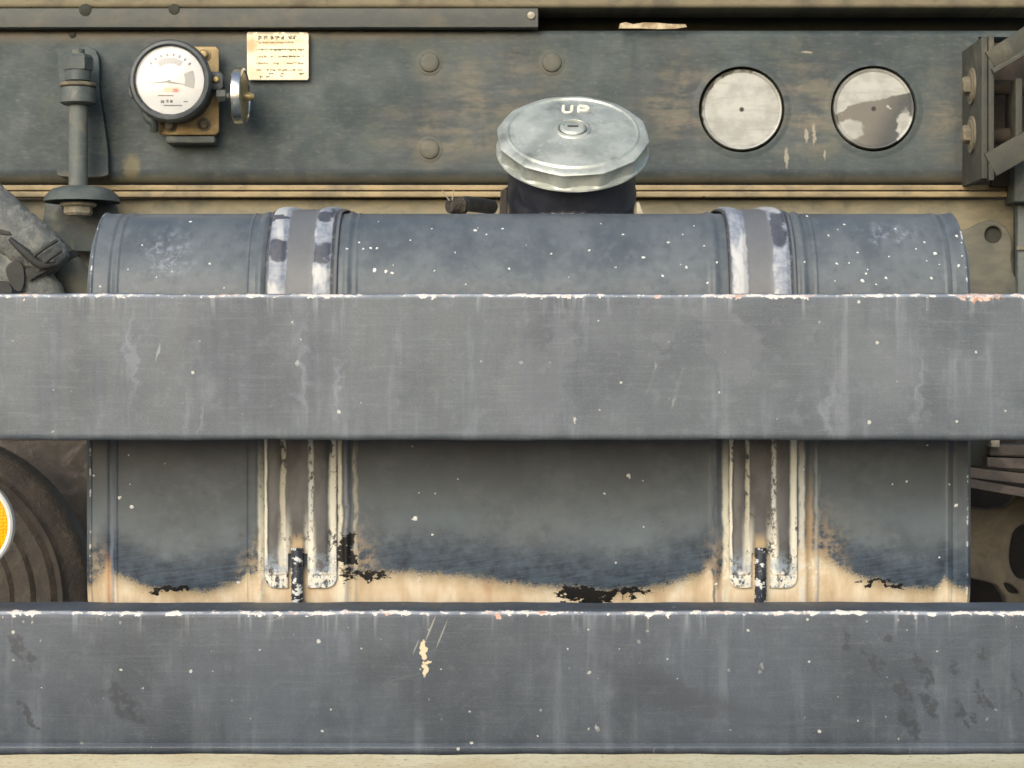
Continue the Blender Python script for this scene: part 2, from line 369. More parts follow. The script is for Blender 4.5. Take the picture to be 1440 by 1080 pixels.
def tank_paint():
    m = M('tank_paint_with_rust_line'); Y = .1; v = m.px(Y); x, y, _ = m.sep(v)[:3]
    cloud = m.noise(v, .012, 5, .6); cloud2 = m.noise(m.vm('ADD', v, (500, 90, 0)), .006, 4, .6)
    col = m.mix(m.mr(cloud, .35, .65), sr(80, 88, 95), sr(98, 105, 110))
    # muted tone across the lower half, blue worn band above the rust line
    mott = m.noise(v, .06, 3, .65)
    col = m.mix(m.mr(mott, .5, .7, 0.0, .3), col, sr(112, 121, 127)); col = m.mix(m.mr(mott, .48, .3, 0.0, .4), col, sr(68, 78, 88))
    warm = m.math('MULTIPLY', m.mr(y, 590, 640), m.mr(y, 680, 770, 1.0, 0.0))
    col = m.mix(m.math('MULTIPLY', warm, m.mr(cloud2, .35, .6, .3, .95)), col, sr(76, 82, 88))
    col = m.mix(m.math('MULTIPLY', warm, m.mr(cloud, .55, .66, 0.0, .5)), col, sr(90, 96, 94))
    nd = m.n('ShaderNodeFloatCurve'); cv = nd.mapping.curves[0]
    pts = [(126, 822), (140, 808), (150, 795), (160, 805), (185, 815), (215, 826), (290, 832), (325, 822), (343, 810), (348, 800), (355, 808), (368, 792), (400, 800), (474, 796), (484, 792), (500, 808), (550, 803),
           (640, 808), (740, 822), (860, 832), (930, 824), (985, 806), (998, 792), (1008, 826), (1018, 795), (1035, 770), (1125, 765), (1148, 775), (1165, 786), (1205, 808), (1260, 824), (1315, 828), (1328, 812), (1342, 824), (1362, 828)]
    tx = lambda q: (q - 126) / 1236
    ty = lambda q: (q - 740) / 120
    for i, (a, b) in enumerate(pts):
        if i == 0: cv.points[0].location = (tx(a), ty(b))
        elif i == len(pts) - 1: cv.points[-1].location = (tx(a), ty(b))
        else: cv.points.new(tx(a), ty(b))
    for p_ in cv.points: p_.handle_type = 'VECTOR'
    nd.mapping.update()
    m.put(nd.inputs['Value'], m.mr(x, 126, 1362, interp='LINEAR'))
    bound = m.math('MULTIPLY_ADD', nd.outputs[0], 120, 740)
    rag = m.noise(v, .07, 5, .68)
    dy = m.math('ADD', m.math('SUBTRACT', y, bound), m.math('MULTIPLY', m.math('SUBTRACT', rag, .5), 30))
    blue = m.mr(dy, -80, -22)
    hatch = m.math('MULTIPLY_ADD', m.noise(m.mul(m.comb(x, m.math('MULTIPLY_ADD', x, .15, y), 0.0), (.07, 1, 1)), .3, 3, .7), .4, m.math('MULTIPLY', m.noise(v, .045, 5, .72), .6))
    bl = m.mix(m.mr(hatch, .36, .66), sr(32, 44, 58), sr(68, 83, 97))
    bl = m.mix(m.math('MULTIPLY', m.mr(cloud, .5, .65, 0.0, .6), m.mr(dy, -20, -50)), bl, sr(104, 118, 128))
    col = m.mix(m.math('MULTIPLY', blue, .92), col, bl)
    lightb = m.math('MULTIPLY', m.mr(dy, -150, -80), m.mr(dy, -75, -45, 1.0, 0.0))
    col = m.mix(m.math('MULTIPLY', lightb, m.mr(cloud2, .4, .6, .1, .7)), col, sr(98, 109, 117))
    sft = m.noise(v, .35, 2, .7)
    cream = m.mr(m.math('MULTIPLY_ADD', m.math('SUBTRACT', sft, .5), 16, dy), -6, 7)
    rn = m.noise(m.mul(v, (1, .35, 1)), .03, 3, .6)
    cr = m.ramp(rn, [(.32, sr(184, 162, 132)), (.5, sr(204, 187, 160)), (.66, sr(219, 209, 188))])
    cr = m.mix(m.mr(m.noise(m.mul(v, (1, .06, 1)), .035, 2, .6), .58, .70, 0.0, .5), cr, sr(180, 138, 110))
    olive = m.mr(dy, 0, 24, .9, 0.0)
    cr = m.mix(m.math('MULTIPLY', olive, m.mr(rag, .35, .6, .3, 1.0)), cr, sr(128, 118, 92))
    col = m.mix(cream, col, cr)
    # pale vertical edges worn beside the straps and on the pressed beads
    wob = m.math('MULTIPLY', m.math('SUBTRACT', m.noise(v, .03, 2), .5), 9)
    gr1 = m.noise(m.mul(v, (1, .5, 1)), .17, 4, .72); gr2 = m.noise(m.mul(v, (1, .3, 1)), .02, 2, .5)
    gsum = m.math('MULTIPLY_ADD', gr2, .8, gr1)
    def vline(px_, w, y0, y1, c, amt=.9, th=.80):
        nonlocal col
        wv = m.math('ADD', m.math('SUBTRACT', x, px_), wob)
        f = m.math('MULTIPLY', m.mr(m.math('ABSOLUTE', wv), w * .25, w, 1.0, 0.0), m.mr(y, y0, y1))
        f = m.math('MULTIPLY', f, m.mr(gsum, th - .12, th + .10))
        col = m.mix(m.math('MULTIPLY', f, amt), col, c)
    cream_c = sr(214, 212, 194)
    vline(368, 7, 560, 800, cream_c); vline(487, 4, 560, 760, sr(144, 146, 150), .7); vline(500, 4.5, 560, 720, sr(172, 168, 152), .8)
    vline(478, 5, 560, 640, cream_c, .9); vline(1021, 7, 560, 740, cream_c); vline(1127, 6, 560, 700, sr(196, 198, 192), .85); vline(1149, 5, 560, 720, sr(146, 154, 156), .6)
    vline(1138, 7, 620, 760, sr(176, 152, 120), .75); vline(158, 4, 560, 760, sr(112, 120, 138), .6); vline(1004, 3, 600, 700, sr(66, 72, 86), .8)
    vline(152, 6, 770, 800, sr(192, 146, 108), .6, .80)
    # pale scuffs on the upper left and right
    w = m.warp(v, 40, .05)
    sc = m.math('MULTIPLY', m.mx(m.blob(w, 235, 355, 45, 42, .9), m.blob(w, 1255, 325, 50, 18, .9)), m.mr(m.noise(v, .09, 5, .7), .45, .65))
    col = m.mix(m.math('MULTIPLY', sc, .6), col, sr(150, 156, 170))
    # mud film splashed up beside the straps and round the rust line
    mud = m.math('MULTIPLY', m.mx(m.blob(w, 360, 800, 26, 60, 1.0), m.blob(w, 500, 790, 40, 60, 1.0), m.blob(w, 1015, 800, 26, 60, 1.0), m.blob(w, 1150, 780, 46, 80, 1.0), m.blob(w, 136, 810, 20, 60, 1.0)), m.mr(rag, .4, .6))
    col = m.mix(m.math('MULTIPLY', mud, .6), col, sr(178, 158, 128))
    # tar
    w2 = m.warp(v, 46, .05); g3 = m.noise(m.mul(v, (.55, 1, 1)), .13, 5, .72)
    tar = m.mx(m.blob(w2, 830, 838, 62, 15, .6), m.blob(w2, 872, 834, 62, 11, .9), m.blob(w2, 488, 778, 17, 42, .8), m.blob(w2, 515, 808, 40, 11, .9), m.blob(w2, 236, 829, 44, 8, 1.0),
               m.blob(w2, 1240, 823, 48, 6, 1.0))
    tar = m.mr(m.math('ADD', tar, m.math('MULTIPLY', m.math('SUBTRACT', g3, .5), 3.0)), .50, .66)
    col = m.mix(tar, col, sr(15, 15, 16))
    # chipped rims
    rim = m.mr(m.math('MINIMUM', m.math('ABSOLUTE', m.math('SUBTRACT', x, 126.5)), m.math('ABSOLUTE', m.math('SUBTRACT', x, 1361))), 0.5, 3.0, 1.0, 0.0)
    rim = m.math('MULTIPLY', rim, m.mr(m.noise(v, .07, 4, .65), .54, .60))
    col = m.mix(rim, col, sr(200, 204, 208))
    rough = m.mix(cream, m.mr(cloud, .3, .7, .32, .46), (.7, .7, .7, 1))
    m.set(Base_Color=col, Roughness=rough); m.put(m.b.inputs['Specular IOR Level'], .28)
    m.bump(m.math('ADD', m.noise(v, .28, 2, .6), m.math('MULTIPLY', m.noise(v, .03, 2), 2.0)), .18, .0005)
    return m.mat
mat_tank = tank_paint()
mat_splat = simple('dried_white_paint', sr(226, 228, 228), sr(205, 206, 200), .6, scale=200, bump=.05)

def strap_paint(x0, name, seed, dark_tops):
    """x0: left edge of the band in pixels at Y .1; u runs across the band"""
    m = M(name); v = m.px(.1); x, y, _ = m.sep(v)[:3]
    u = m.math('DIVIDE', m.math('SUBTRACT', m.sep(m.mul(m.uv(), (1, 1, 1)))[0], 0.0), .01)   # uv x stored as px offset * .01
    vs_ = m.vm('ADD', v, (seed, 0, 0))
    big = m.noise(m.mul(vs_, (1, .5, 1)), .03, 3, .6); grain = m.noise(m.mul(vs_, (1, .6, 1)), .16, 4, .72); mid = m.noise(vs_, .07, 4, .68)
    col = m.mix(m.mr(big, .38, .62), sr(70, 70, 70), sr(90, 90, 91))
    col = m.mix(m.mr(y, 460, 420, 0.0, .85), col, m.mix(mid, sr(98, 101, 106), sr(114, 117, 120)))
    uu = m.math('ADD', u, m.math('MULTIPLY', m.math('SUBTRACT', big, .5), 9))
    gs = m.math('MULTIPLY_ADD', big, .8, grain)
    def band(c, w, f, colr, th=.80):
        nonlocal col
        b_ = m.mr(m.math('ABSOLUTE', m.math('SUBTRACT', uu, c)), w * .35, w, 1.0, 0.0)
        b_ = m.math('MULTIPLY', m.math('MULTIPLY', b_, f), m.mr(gs, th - .07, th + .04))
        col = m.mix(m.math('MULTIPLY', b_, .95), col, colr)
    low = m.mr(y, 560, 620); lower = m.mr(y, 700, 800)
    band(2, 4, low, sr(222, 220, 206), .80); band(27, 4.5, low, sr(206, 200, 178), .84); band(66, 5, low, sr(190, 194, 190), .86); band(97, 7.5, low, sr(224, 222, 206), .80)
    band(29, 11, lower, sr(228, 224, 208), .80); band(64, 11, lower, sr(228, 224, 208), .80); band(97, 10, lower, sr(228, 224, 210), .80); band(46, 12, m.mr(y, 745, 768), sr(206, 184, 150), .72)
    tip = m.math('MULTIPLY', m.mr(y, 765, 805), m.mr(mid, .40, .56))
    col = m.mix(m.math('MULTIPLY', tip, .7), col, sr(152, 170, 188))
    foot = m.mr(m.math('MULTIPLY_ADD', m.math('SUBTRACT', mid, .5), 40, y), 800, 808)
    col = m.mix(m.math('MULTIPLY', foot, m.mr(grain, .46, .52)), col, sr(216, 212, 200))
    col = m.mix(m.math('MULTIPLY', foot, m.mr(grain, .44, .38)), col, sr(28, 29, 30))
    # sky sheen painted pale on the ribs over the tank shoulder, with dark breaks
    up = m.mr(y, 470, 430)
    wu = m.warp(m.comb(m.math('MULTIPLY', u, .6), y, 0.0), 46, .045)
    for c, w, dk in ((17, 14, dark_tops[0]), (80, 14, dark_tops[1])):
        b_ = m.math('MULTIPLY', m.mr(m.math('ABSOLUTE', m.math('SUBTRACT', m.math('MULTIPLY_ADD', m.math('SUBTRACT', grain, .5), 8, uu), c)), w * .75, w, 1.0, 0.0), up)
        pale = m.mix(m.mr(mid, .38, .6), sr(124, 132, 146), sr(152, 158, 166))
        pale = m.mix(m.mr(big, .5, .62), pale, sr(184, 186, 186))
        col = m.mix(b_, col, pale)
        f = None
        for (a, bb) in dk:
            q = m.blob(wu, c * .6, (a + bb) / 2, 14, (bb - a) / 2, .25); f = q if f is None else m.mx(f, q)
        ed = m.math('MULTIPLY', m.mr(m.math('ABSOLUTE', m.math('SUBTRACT', u, c - 15 if c < 50 else c + 15)), 1.0, 3.5, 1.0, 0.0), up)  # dark line painted as shadow along the rib's outer edge
        col = m.mix(m.math('MULTIPLY', ed, m.mr(grain, .36, .5, .3, .9)), col, sr(46, 50, 56))
        if f is not None: col = m.mix(m.math('MULTIPLY', m.math('MULTIPLY', f, b_), .93), col, m.mix(mid, sr(40, 42, 52), sr(84, 88, 98)))
    m.set(Base_Color=col, Roughness=.5)
    m.bump(m.noise(vs_, .2, 3, .65), .2, .0006)
    return m.mat

def web_paint():
    m = M('grimy_chassis_paint'); Y = .47; v = m.px(Y); x, y, _ = m.sep(v)[:3]
    smear = m.noise(m.warp(m.mul(v, (.2, 1, 1)), 20, .02, 2), .06, 4, .65)
    cloud = m.noise(v, .008, 4, .62); c2 = m.noise(v, .022, 4, .65)
    col = m.mix(m.mr(cloud, .35, .65), sr(50, 61, 64), sr(74, 84, 84))
    w = m.warp(v, 110, .012)
    brown = m.mx(m.blob(w, 690, 130, 105, 75, .9), m.blob(w, 640, 190, 120, 60, .95), m.blob(w, 960, 150, 70, 100, .95), m.blob(w, 1135, 150, 80, 90, .9), m.blob(w, 1330, 160, 50, 100, .95))
    mixn = m.math('MULTIPLY_ADD', smear, .6, m.math('MULTIPLY', c2, .4))
    col = m.mix(m.math('MULTIPLY', brown, m.mr(mixn, .42, .60, .1, .8)), col, m.mix(m.mr(c2, .4, .6), sr(106, 98, 88), sr(126, 118, 102)))
    col = m.mix(m.mr(c2, .50, .70, 0.0, .6), col, sr(88, 94, 86))
    col = m.mix(m.mr(mixn, .46, .34, 0.0, .6), col, sr(54, 60, 62))
    dk = m.math('MULTIPLY', m.mr(y, 205, 240), m.mr(y, 247, 256, 1.0, 0.0))
    col = m.mix(m.math('MULTIPLY', dk, m.mr(mixn, .4, .6, .2, .7)), col, sr(62, 70, 74))
    topd = m.math('MULTIPLY', m.mr(y, 66, 46), m.mr(x, 900, 400))
    col = m.mix(m.math('MULTIPLY', topd, m.mr(mixn, .35, .55, .4, .9)), col, sr(114, 106, 90))
    lowd = m.mr(m.math('MULTIPLY_ADD', c2, 14, y), 248, 262)
    col = m.mix(m.math('MULTIPLY', lowd, .8), col, sr(116, 114, 100))
    fine = m.noise(m.mul(v, (.35, 1, 1)), .2, 4, .7)
    col = m.mix(m.mr(fine, .5, .72, 0.0, .2), col, sr(134, 130, 118)); col = m.mix(m.mr(fine, .48, .3, 0.0, .22), col, sr(50, 54, 56))
    vert = m.noise(m.warp(m.mul(v, (1, .2, 1)), 12, .03, 2), .03, 3, .6)
    col = m.mix(m.mr(vert, .55, .72, 0.0, .4), col, sr(56, 62, 68))
    # dirt rings round bolts and drifts of dust below them
    for (bx, by) in ((604, 88), (604, 210), (776, 88)):
        rg = m.math('MULTIPLY', m.blob(v, bx, by + 4, 27, 28, .8), .45); col = m.mix(rg, col, sr(112, 106, 86))
    wp = m.warp(v, 9, .12, 2)
    pts = [m.blob(wp, a, b, rx, ry, .5) for a, b, rx, ry in ((1134, 190, 3, 11), (1145, 188, 3, 17), (1106, 222, 3, 16), (1160, 218, 2, 8), (1136, 74, 8, 3), (185, 235, 14, 22))]
    col = m.mix(m.math('MULTIPLY', m.mx(*pts[:5]), .7), col, sr(168, 160, 142)); col = m.mix(m.math('MULTIPLY', pts[5], .6), col, sr(128, 120, 88))
    m.set(Base_Color=col, Roughness=m.mr(c2, .3, .7, .55, .8))
    m.bump(m.noise(v, .12, 4, .65), .3, .0012)
    return m.mat
mat_web = web_paint()

def tan_metal(name, a, b, c, blackspots=0.0):
    m = M(name); v = m.px(.47)
    sm = m.noise(m.warp(m.mul(v, (.4, 1, 1)), 20, .03, 2), .05, 4, .65); cl = m.noise(v, .02, 5, .6)
    col = m.mix(m.mr(sm, .35, .65), a, b); col = m.mix(m.mr(cl, .5, .68, 0.0, .8), col, c)
    sp = m.specks(v, 16, .18, .12); col = m.mix(m.math('MULTIPLY', sp, .7), col, sr(60, 56, 48))
    if blackspots:
        bs = m.mr(m.noise(m.mul(v, (.35, 1, 1)), .1, 4, .7), .66, .7); col = m.mix(m.math('MULTIPLY', bs, blackspots), col, sr(36, 34, 32))
    m.set(Base_Color=col, Roughness=.8); m.bump(m.noise(v, .2, 5, .65), .25, .001)
    return m.mat
mat_tan = tan_metal('dusty_tan_flange', sr(168, 150, 116), sr(142, 128, 100), sr(110, 104, 88), .9)
mat_panel = tan_metal('dusty_olive_panel', sr(138, 130, 106), sr(120, 116, 98), sr(98, 96, 86))
mat_sill = tan_metal('dusty_tan_sill', sr(132, 124, 100), sr(116, 108, 88), sr(96, 90, 78))
mat_strip = tan_metal('dusty_grey_strip', sr(96, 97, 90), sr(86, 89, 86), sr(108, 103, 90))
mat_dark = simple('dark_cavity_paint', sr(48, 52, 48), sr(62, 62, 54), .85, scale=20, bump=.1)
mat_brown = simple('underbody_shade_brown', sr(48, 41, 34), sr(66, 58, 48), .9, scale=25, dust=sr(86, 76, 64), dustamt=.3)
mat_flap = simple('speckled_mud_flap', sr(62, 58, 54), sr(86, 80, 74), .85, scale=45, dust=sr(116, 110, 104), dustamt=.35, bump=.4, bd=.003)
mat_bolt_dull = simple('dull_dusty_bolt', sr(104, 100, 86), sr(124, 116, 98), .75, .0, 120)
mat_bolt = simple('grimy_bolt_steel', sr(88, 88, 80), sr(112, 106, 90), .6, .2, 120, dust=sr(130, 120, 96), dustamt=.4)
mat_grey = simple('grey_green_steel', sr(84, 92, 92), sr(100, 106, 102), .6, .0, 70, dust=sr(122, 118, 102), dustamt=.3)
mat_slate = simple('slate_steel_bracket', sr(72, 80, 80), sr(88, 95, 92), .6, .0, 50, dust=sr(120, 120, 108), dustamt=.3)
mat_bracket = simple('dusty_olive_bracket', sr(96, 92, 78), sr(122, 114, 94), .75, .0, 50, dust=sr(146, 134, 108), dustamt=.5)
mat_flange = simple('grimy_flange_steel', sr(60, 63, 57), sr(76, 76, 67), .75, .0, 50, dust=sr(96, 91, 78), dustamt=.35)
mat_gusset = tan_metal('grimy_gusset_paint', sr(94, 93, 83), sr(108, 105, 91), sr(78, 80, 74))
mat_pale_bolt = simple('pale_zinc_bolt', sr(176, 170, 152), sr(150, 144, 128), .5, .2, 150)
mat_gold = simple('yellow_zinc_plate', sr(146, 124, 84), sr(170, 148, 106), .45, .35, 80, dust=sr(180, 164, 124), dustamt=.3)
mat_brass = simple('dull_brass', sr(170, 146, 96), sr(190, 168, 120), .4, .5, 150)
mat_bezel = simple('grey_black_bezel', sr(58, 64, 68), sr(84, 90, 92), .45, .0, 60, dust=sr(110, 112, 108), dustamt=.25)
mat_black = simple('black_rubber', sr(34, 36, 40), sr(52, 54, 58), .55, .0, 60, dust=sr(92, 90, 88), dustamt=.15)
mat_neck = simple('black_neck_paint', sr(38, 40, 48), sr(54, 56, 64), .4, .0, 40, dust=sr(84, 86, 92), dustamt=.2)
mat_rub = simple('dusty_rubber', sr(52, 48, 44), sr(70, 64, 57), .85, .0, 40, dust=sr(92, 86, 74), dustamt=.4, bump=.6, bd=.004)
mat_loom = simple('torn_grey_wrap', sr(94, 99, 98), sr(122, 125, 121), .85, .0, 90, dust=sr(142, 142, 136), dustamt=.4, bump=.7, bd=.003)
mat_loom_dark = simple('grimy_dark_tape', sr(38, 40, 40), sr(62, 63, 60), .75, .0, 60, dust=sr(92, 90, 82), dustamt=.3)
mat_tube = simple('dusty_olive_hose', sr(84, 84, 74), sr(104, 102, 88), .8, .0, 30, dust=sr(126, 122, 106), dustamt=.4)
mat_leaf = simple('dusty_spring_steel', sr(78, 70, 64), sr(96, 88, 80), .75, .0, 40, dust=sr(116, 104, 94), dustamt=.4)
mat_cast = simple('muddy_cast_steel', sr(88, 78, 64), sr(104, 94, 76), .85, .0, 30, dust=sr(120, 108, 88), dustamt=.35)

def zinc(name, a, b, rough, metal=.75, stain=None):
    m = M(name); v = m.obj()
    n1 = m.noise(v, 40, 5, .6); n2 = m.noise(m.mul(v, (1, .25, 1)), 160, 4, .65)
    col = m.mix(m.mr(n1, .35, .65), a, b)
    col = m.mix(m.mr(n2, .55, .8, 0.0, .5), col, m.mix(.5, b, (1, 1, 1, 1)))
    col = m.mix(m.mr(m.noise(v, 90, 5, .7), .6, .72, 0.0, .5), col, stain or sr(110, 112, 104))
    col = m.mix(m.mr(m.noise(v, 25, 5, .7), .52, .68, 0.0, .55), col, stain or sr(104, 106, 96))
    m.set(Base_Color=col, Metallic=metal, Roughness=m.mr(n1, .3, .7, rough - .06, rough + .12)); m.bump(n2, .08, .0005)
    return m.mat
mat_cap = zinc('dull_zinc_cap', sr(172, 177, 167), sr(196, 200, 190), .40, .5)
mat_chrome = zinc('scuffed_chrome', sr(190, 194, 190), sr(206, 208, 204), .18, .95)
mat_letter = simple('cream_letter_paint', sr(238, 234, 214), sr(226, 222, 204), .6, scale=200)

def disc_mat(name, cx, cy, mirrored):
    m = M(name); v = m.px(.475)
    n1 = m.noise(v, .03, 5, .6); n2 = m.noise(m.mul(v, (.15, 1, 1)), .15, 4, .6)
    col = m.mix(m.mr(n1, .35, .65), sr(152, 153, 147), sr(176, 177, 170)); col = m.mix(m.mr(n2, .48, .75, 0.0, .45), col, sr(132, 132, 126))
    w = m.warp(v, 26, .07)
    x, y, _ = m.sep(m.warp(v, 8, .08))[:3]
    if mirrored:
        edge = m.mr(m.math('ADD', y, m.math('MULTIPLY', m.math('SUBTRACT', x, cx), .22)), cy - 13, cy - 10)  # bright and dark halves of a diagonal reflection, painted into the disc colour
        reflect_mask = m.math('MULTIPLY', edge, m.math('SUBTRACT', 1.0, m.mx(m.blob(w, cx - 35, cy + 30, 22, 18, .25), m.blob(w, cx + 45, cy + 28, 14, 28, .25), m.blob(w, cx + 22, cy - 4, 4, 4, .3), m.blob(w, cx - 48, cy - 2, 8, 8, .3))))
        fc = m.mix(m.mr(m.math('ADD', m.math('SUBTRACT', x, cx), m.math('MULTIPLY', m.math('SUBTRACT', y, cy), .5)), 0, 45), sr(106, 102, 94), sr(62, 65, 65))
        col = m.mix(m.math('MULTIPLY', reflect_mask, .95), col, fc)
    else:
        pl = m.math('SUBTRACT', 1.0, m.blob(m.warp(v, 16, .07), cx + 5, cy + 5, 62, 60, .04))
        col = m.mix(pl, col, sr(96, 92, 82))
    col = m.mix(m.blob(v, cx, cy, 4, 4, .5), col, sr(40, 38, 36))
    m.set(Base_Color=col, Metallic=.15, Roughness=.5); m.bump(n2, .1, .0005)
    return m.mat
def sticker_mat():
    m = M('stained_cream_label'); v = m.px(.463); x, y, _ = m.sep(v)[:3]
    col = m.mix(m.mr(m.noise(v, .05, 4), .35, .65), sr(240, 233, 204), sr(230, 220, 184))
    w = m.warp(v, 14, .08)
    st = m.mx(m.blob(w, 352, 64, 14, 14, .8), m.math('MULTIPLY', m.blob(w, 385, 59, 60, 5, .8), .7), m.math('MULTIPLY', m.blob(w, 362, 104, 16, 10, .9), .4))
    col = m.mix(m.math('MULTIPLY', st, .8), col, sr(206, 160, 112))
    tp = m.math('MULTIPLY', m.mr(y, 51, 46), m.mr(m.noise(v, .12, 3), .4, .5)); col = m.mix(m.math('MULTIPLY', tp, .8), col, sr(150, 136, 116))
    m.set(Base_Color=col, Roughness=.6); return m.mat
mat_print = simple('faded_brown_print', sr(84, 68, 48), sr(112, 94, 66), .7, scale=400, bump=0)
mat_print2 = simple('faded_pale_print', sr(138, 118, 84), sr(160, 142, 104), .7, scale=400, bump=0)
def plain(name, c, rough=.5, metal=0.0, scale=120, vary=.12):
    m = M(name); v = m.obj(); f = m.noise(v, scale, 4, .6)
    m.set(Base_Color=m.mix(m.mr(f, .3, .7, 0.0, 1.0), c, tuple(q * (1 - vary) for q in c[:3]) + (1,)), Roughness=rough, Metallic=metal); return m.mat
mat_dial = plain('white_dial', sr(198, 203, 208), .5, vary=.08)
mat_dialgrey = plain('grey_dial_print', sr(140, 142, 144), .6)
mat_dialtick = plain('dark_dial_print', sr(62, 64, 68), .6)
mat_red = plain('red_pointer', sr(196, 40, 60), .5)
mat_tanprint = plain('tan_dial_print', sr(206, 186, 150), .6)
def glass_mat():
    m = M('gauge_glass'); m.nt.nodes.remove(m.b)
    g = m.n('ShaderNodeBsdfGlossy'); g.inputs['Roughness'].default_value = .04; g.inputs['Color'].default_value = (1, 1, 1, 1)
    t = m.n('ShaderNodeBsdfTransparent'); fr = m.n('ShaderNodeFresnel'); fr.inputs[0].default_value = 1.4
    mx = m.n('ShaderNodeMixShader')
    m.nt.links.new(fr.outputs[0], mx.inputs[0]); m.nt.links.new(t.outputs[0], mx.inputs[1]); m.nt.links.new(g.outputs[0], mx.inputs[2]); m.nt.links.new(mx.outputs[0], m.out.inputs[0])
    return m.mat
mat_glass = glass_mat()
def reflector_mat():
    m = M('orange_reflector_lens'); v = m.obj(); d, c = m.voro(m.mul(v, (1, .1, 1)), 400, .25)
    m.set(Base_Color=m.mix(m.mr(d, .1, .6), sr(255, 196, 10), sr(248, 160, 0)), Roughness=.2); m.bump(d, .4, .001); return m.mat
mat_orange = reflector_mat()
mat_white = plain('white_reflector_rim', sr(232, 230, 226), .4)
def ground_mat():
    m = M('pale_gravel_concrete'); v = m.obj()
    a = m.noise(v, 3, 6, .65); b = m.noise(v, 60, 5, .7)
    col = m.mix(m.mr(a, .35, .65), sr(226, 202, 152), sr(242, 224, 178)); col = m.mix(m.mr(b, .52, .7, 0.0, .8), col, sr(164, 146, 110))
    pale = m.mr(m.math('ABSOLUTE', m.math('SUBTRACT', m.sep(v)[0], .92)), .05, .1, 1.0, 0.0)
    m.set(Base_Color=col, Roughness=.9); m.bump(b, .4, .01); return m.mat
mat_ground = ground_mat()

# ================================================================== STRUCTURE
g = 60.0
me = bpy.data.meshes.new('ground'); me.from_pydata([(-g, -g, 0), (g, -g, 0), (g, g, 0), (-g, g, 0)], [], [(0, 1, 2, 3)])
tag(link('ground', me, mat_ground), 'pale tan gravelly ground showing below the lower rail', kind='structure')

me = bpy.data.meshes.new('added_dark_ground'); me.from_pydata([(-40, -40, .004), (40, -40, .004), (40, 2.4, .004), (-40, 2.4, .004)], [], [(0, 1, 2, 3)])  # dark sheet added out of view to cut warm bounce from below
tag(link('added_dark_ground', me, simple('bounce_cut_grey', sr(92, 94, 96), sr(110, 111, 112), .9, scale=12, bump=.3)), kind='structure')
# ------------------------------------------------------------------ truck body sill above the frame
YW = .47
bed = thing('truck_bed', 'dusty tan underside sill of the truck bed along the top edge', 'truck bed', (0, .44, PZ(13, .44)))
box('sill', (PX(-160, .44), .4605, PZ(10.5, .4605)), (PX(1600, .44), .52, PZ(-140, .44)), mat_sill, bed, .004, 3)
box('bed_shade_floor', (PX(-160, .44), .521, PZ(-60, .44)), (PX(1600, .44), .86, PZ(-140, .44)), mat_brown, bed, .003)  # unseen floor, added and kept short to darken only the underbody
box('bed_crossbeam', (PX(-160, .44), .60, PZ(44, .6)), (PX(1600, .44), .66, PZ(-40, .6)), mat_dark, bed, .003)

# ------------------------------------------------------------------ chassis rail
ch = thing('chassis_rail', 'grimy grey green chassis rail with two round silver discs behind the filler cap', 'chassis', (0, YW, PZ(257, YW)))
def web_section():
    z0, z1, r = PZ(258, YW), PZ(40, YW), .012
    out = []
    for i in range(9):
        t = R(270 - 90 * i / 8); out.append((YW + r + r * math.cos(t), z0 + r + r * math.sin(t)))
    return out, z0, z1, r
# front sheet with real round openings
holes = [circ(1043, 154, 60.5, 56), circ(1228.5, 153, 60.5, 56)]
x0, x1 = -160, 1376
plate('web', [(x0, 52), (x1, 52), (x1, 238), (x0, 238)], holes, YW, .006, mat_web, ch, 0)
sec, wz0, wz1, wr = web_section()
low = [(YW + .09, PZ(258, YW))] + [(YW + .018 * (1 - math.sin(R(90 * i / 10))), PZ(238, YW) - .0131 * (1 - (1 - math.cos(R(90 - 90 * i / 10))) * 1.0) if False else PZ(258, YW) + (PZ(238, YW) - PZ(258, YW)) * (1 - math.cos(R(90 * i / 10)))) for i in range(11)]
sweep('lower_bend', [(p, (0, 0)) for p in low], [PX(x0, YW), PX(x1, YW)], lambda x: 0, mat_web, ch, False)
upp = [(YW + .010 * (1 - math.cos(R(90 * i / 10))), PZ(52, YW) + (PZ(41, YW) - PZ(52, YW)) * math.sin(R(90 * i / 10))) for i in range(11)] + [(YW + .07, PZ(41, YW))]
sweep('upper_bend', [(p, (0, 0)) for p in upp], [PX(x0, YW), PX(x1 + 100, YW)], lambda x: 0, mat_web, ch, False)
for cx, cy, mirrored, lab in ((1043, 154, False, 'bright silver disc plug'), (1228.5, 153, True, 'silver disc plug with a brown diagonal reflection painted over its lower half')):
    pm = disc_mat('pressed_disc', cx, cy, mirrored)
    o = lathe('disc_plug', [(56 * k(.475), 0), (57.3 * k(.475), .001), (57.3 * k(.475), .004), (55.8 * k(.475), .0055), (53.5 * k(.475), .0052), (52 * k(.475), .0042), (0, .0042)], P(cx, cy, .475) + Vector((0, .004, 0)), (0, -1, 0), pm, ch, 64)
    o['label'] = lab
    a = 60.5 * k(YW)
    prof = [(a, -.004)] + [(a + .0075 * i / 10, .0013 * (.5 + .5 * math.cos(math.pi * i / 10)) - .00005) for i in range(11)]
    seg_ = lathe('hole_lip', [(r_, h_) for r_, h_ in prof], P(cx, cy, YW), (0, -1, 0), mat_web, ch, 64)
    bm = bmesh.new(); bm.from_mesh(seg_.data)
    bmesh.ops.delete(bm, geom=[f for f in bm.faces if len(f.verts) > 4], context='FACES'); bm.to_mesh(seg_.data); bm.free()
    lathe('hole_backing', [(66 * k(YW), 0), (66 * k(YW), .002), (0, .002)], P(cx, cy, YW) + Vector((0, .016, 0)), (0, -1, 0), mat_dark, ch, 32)
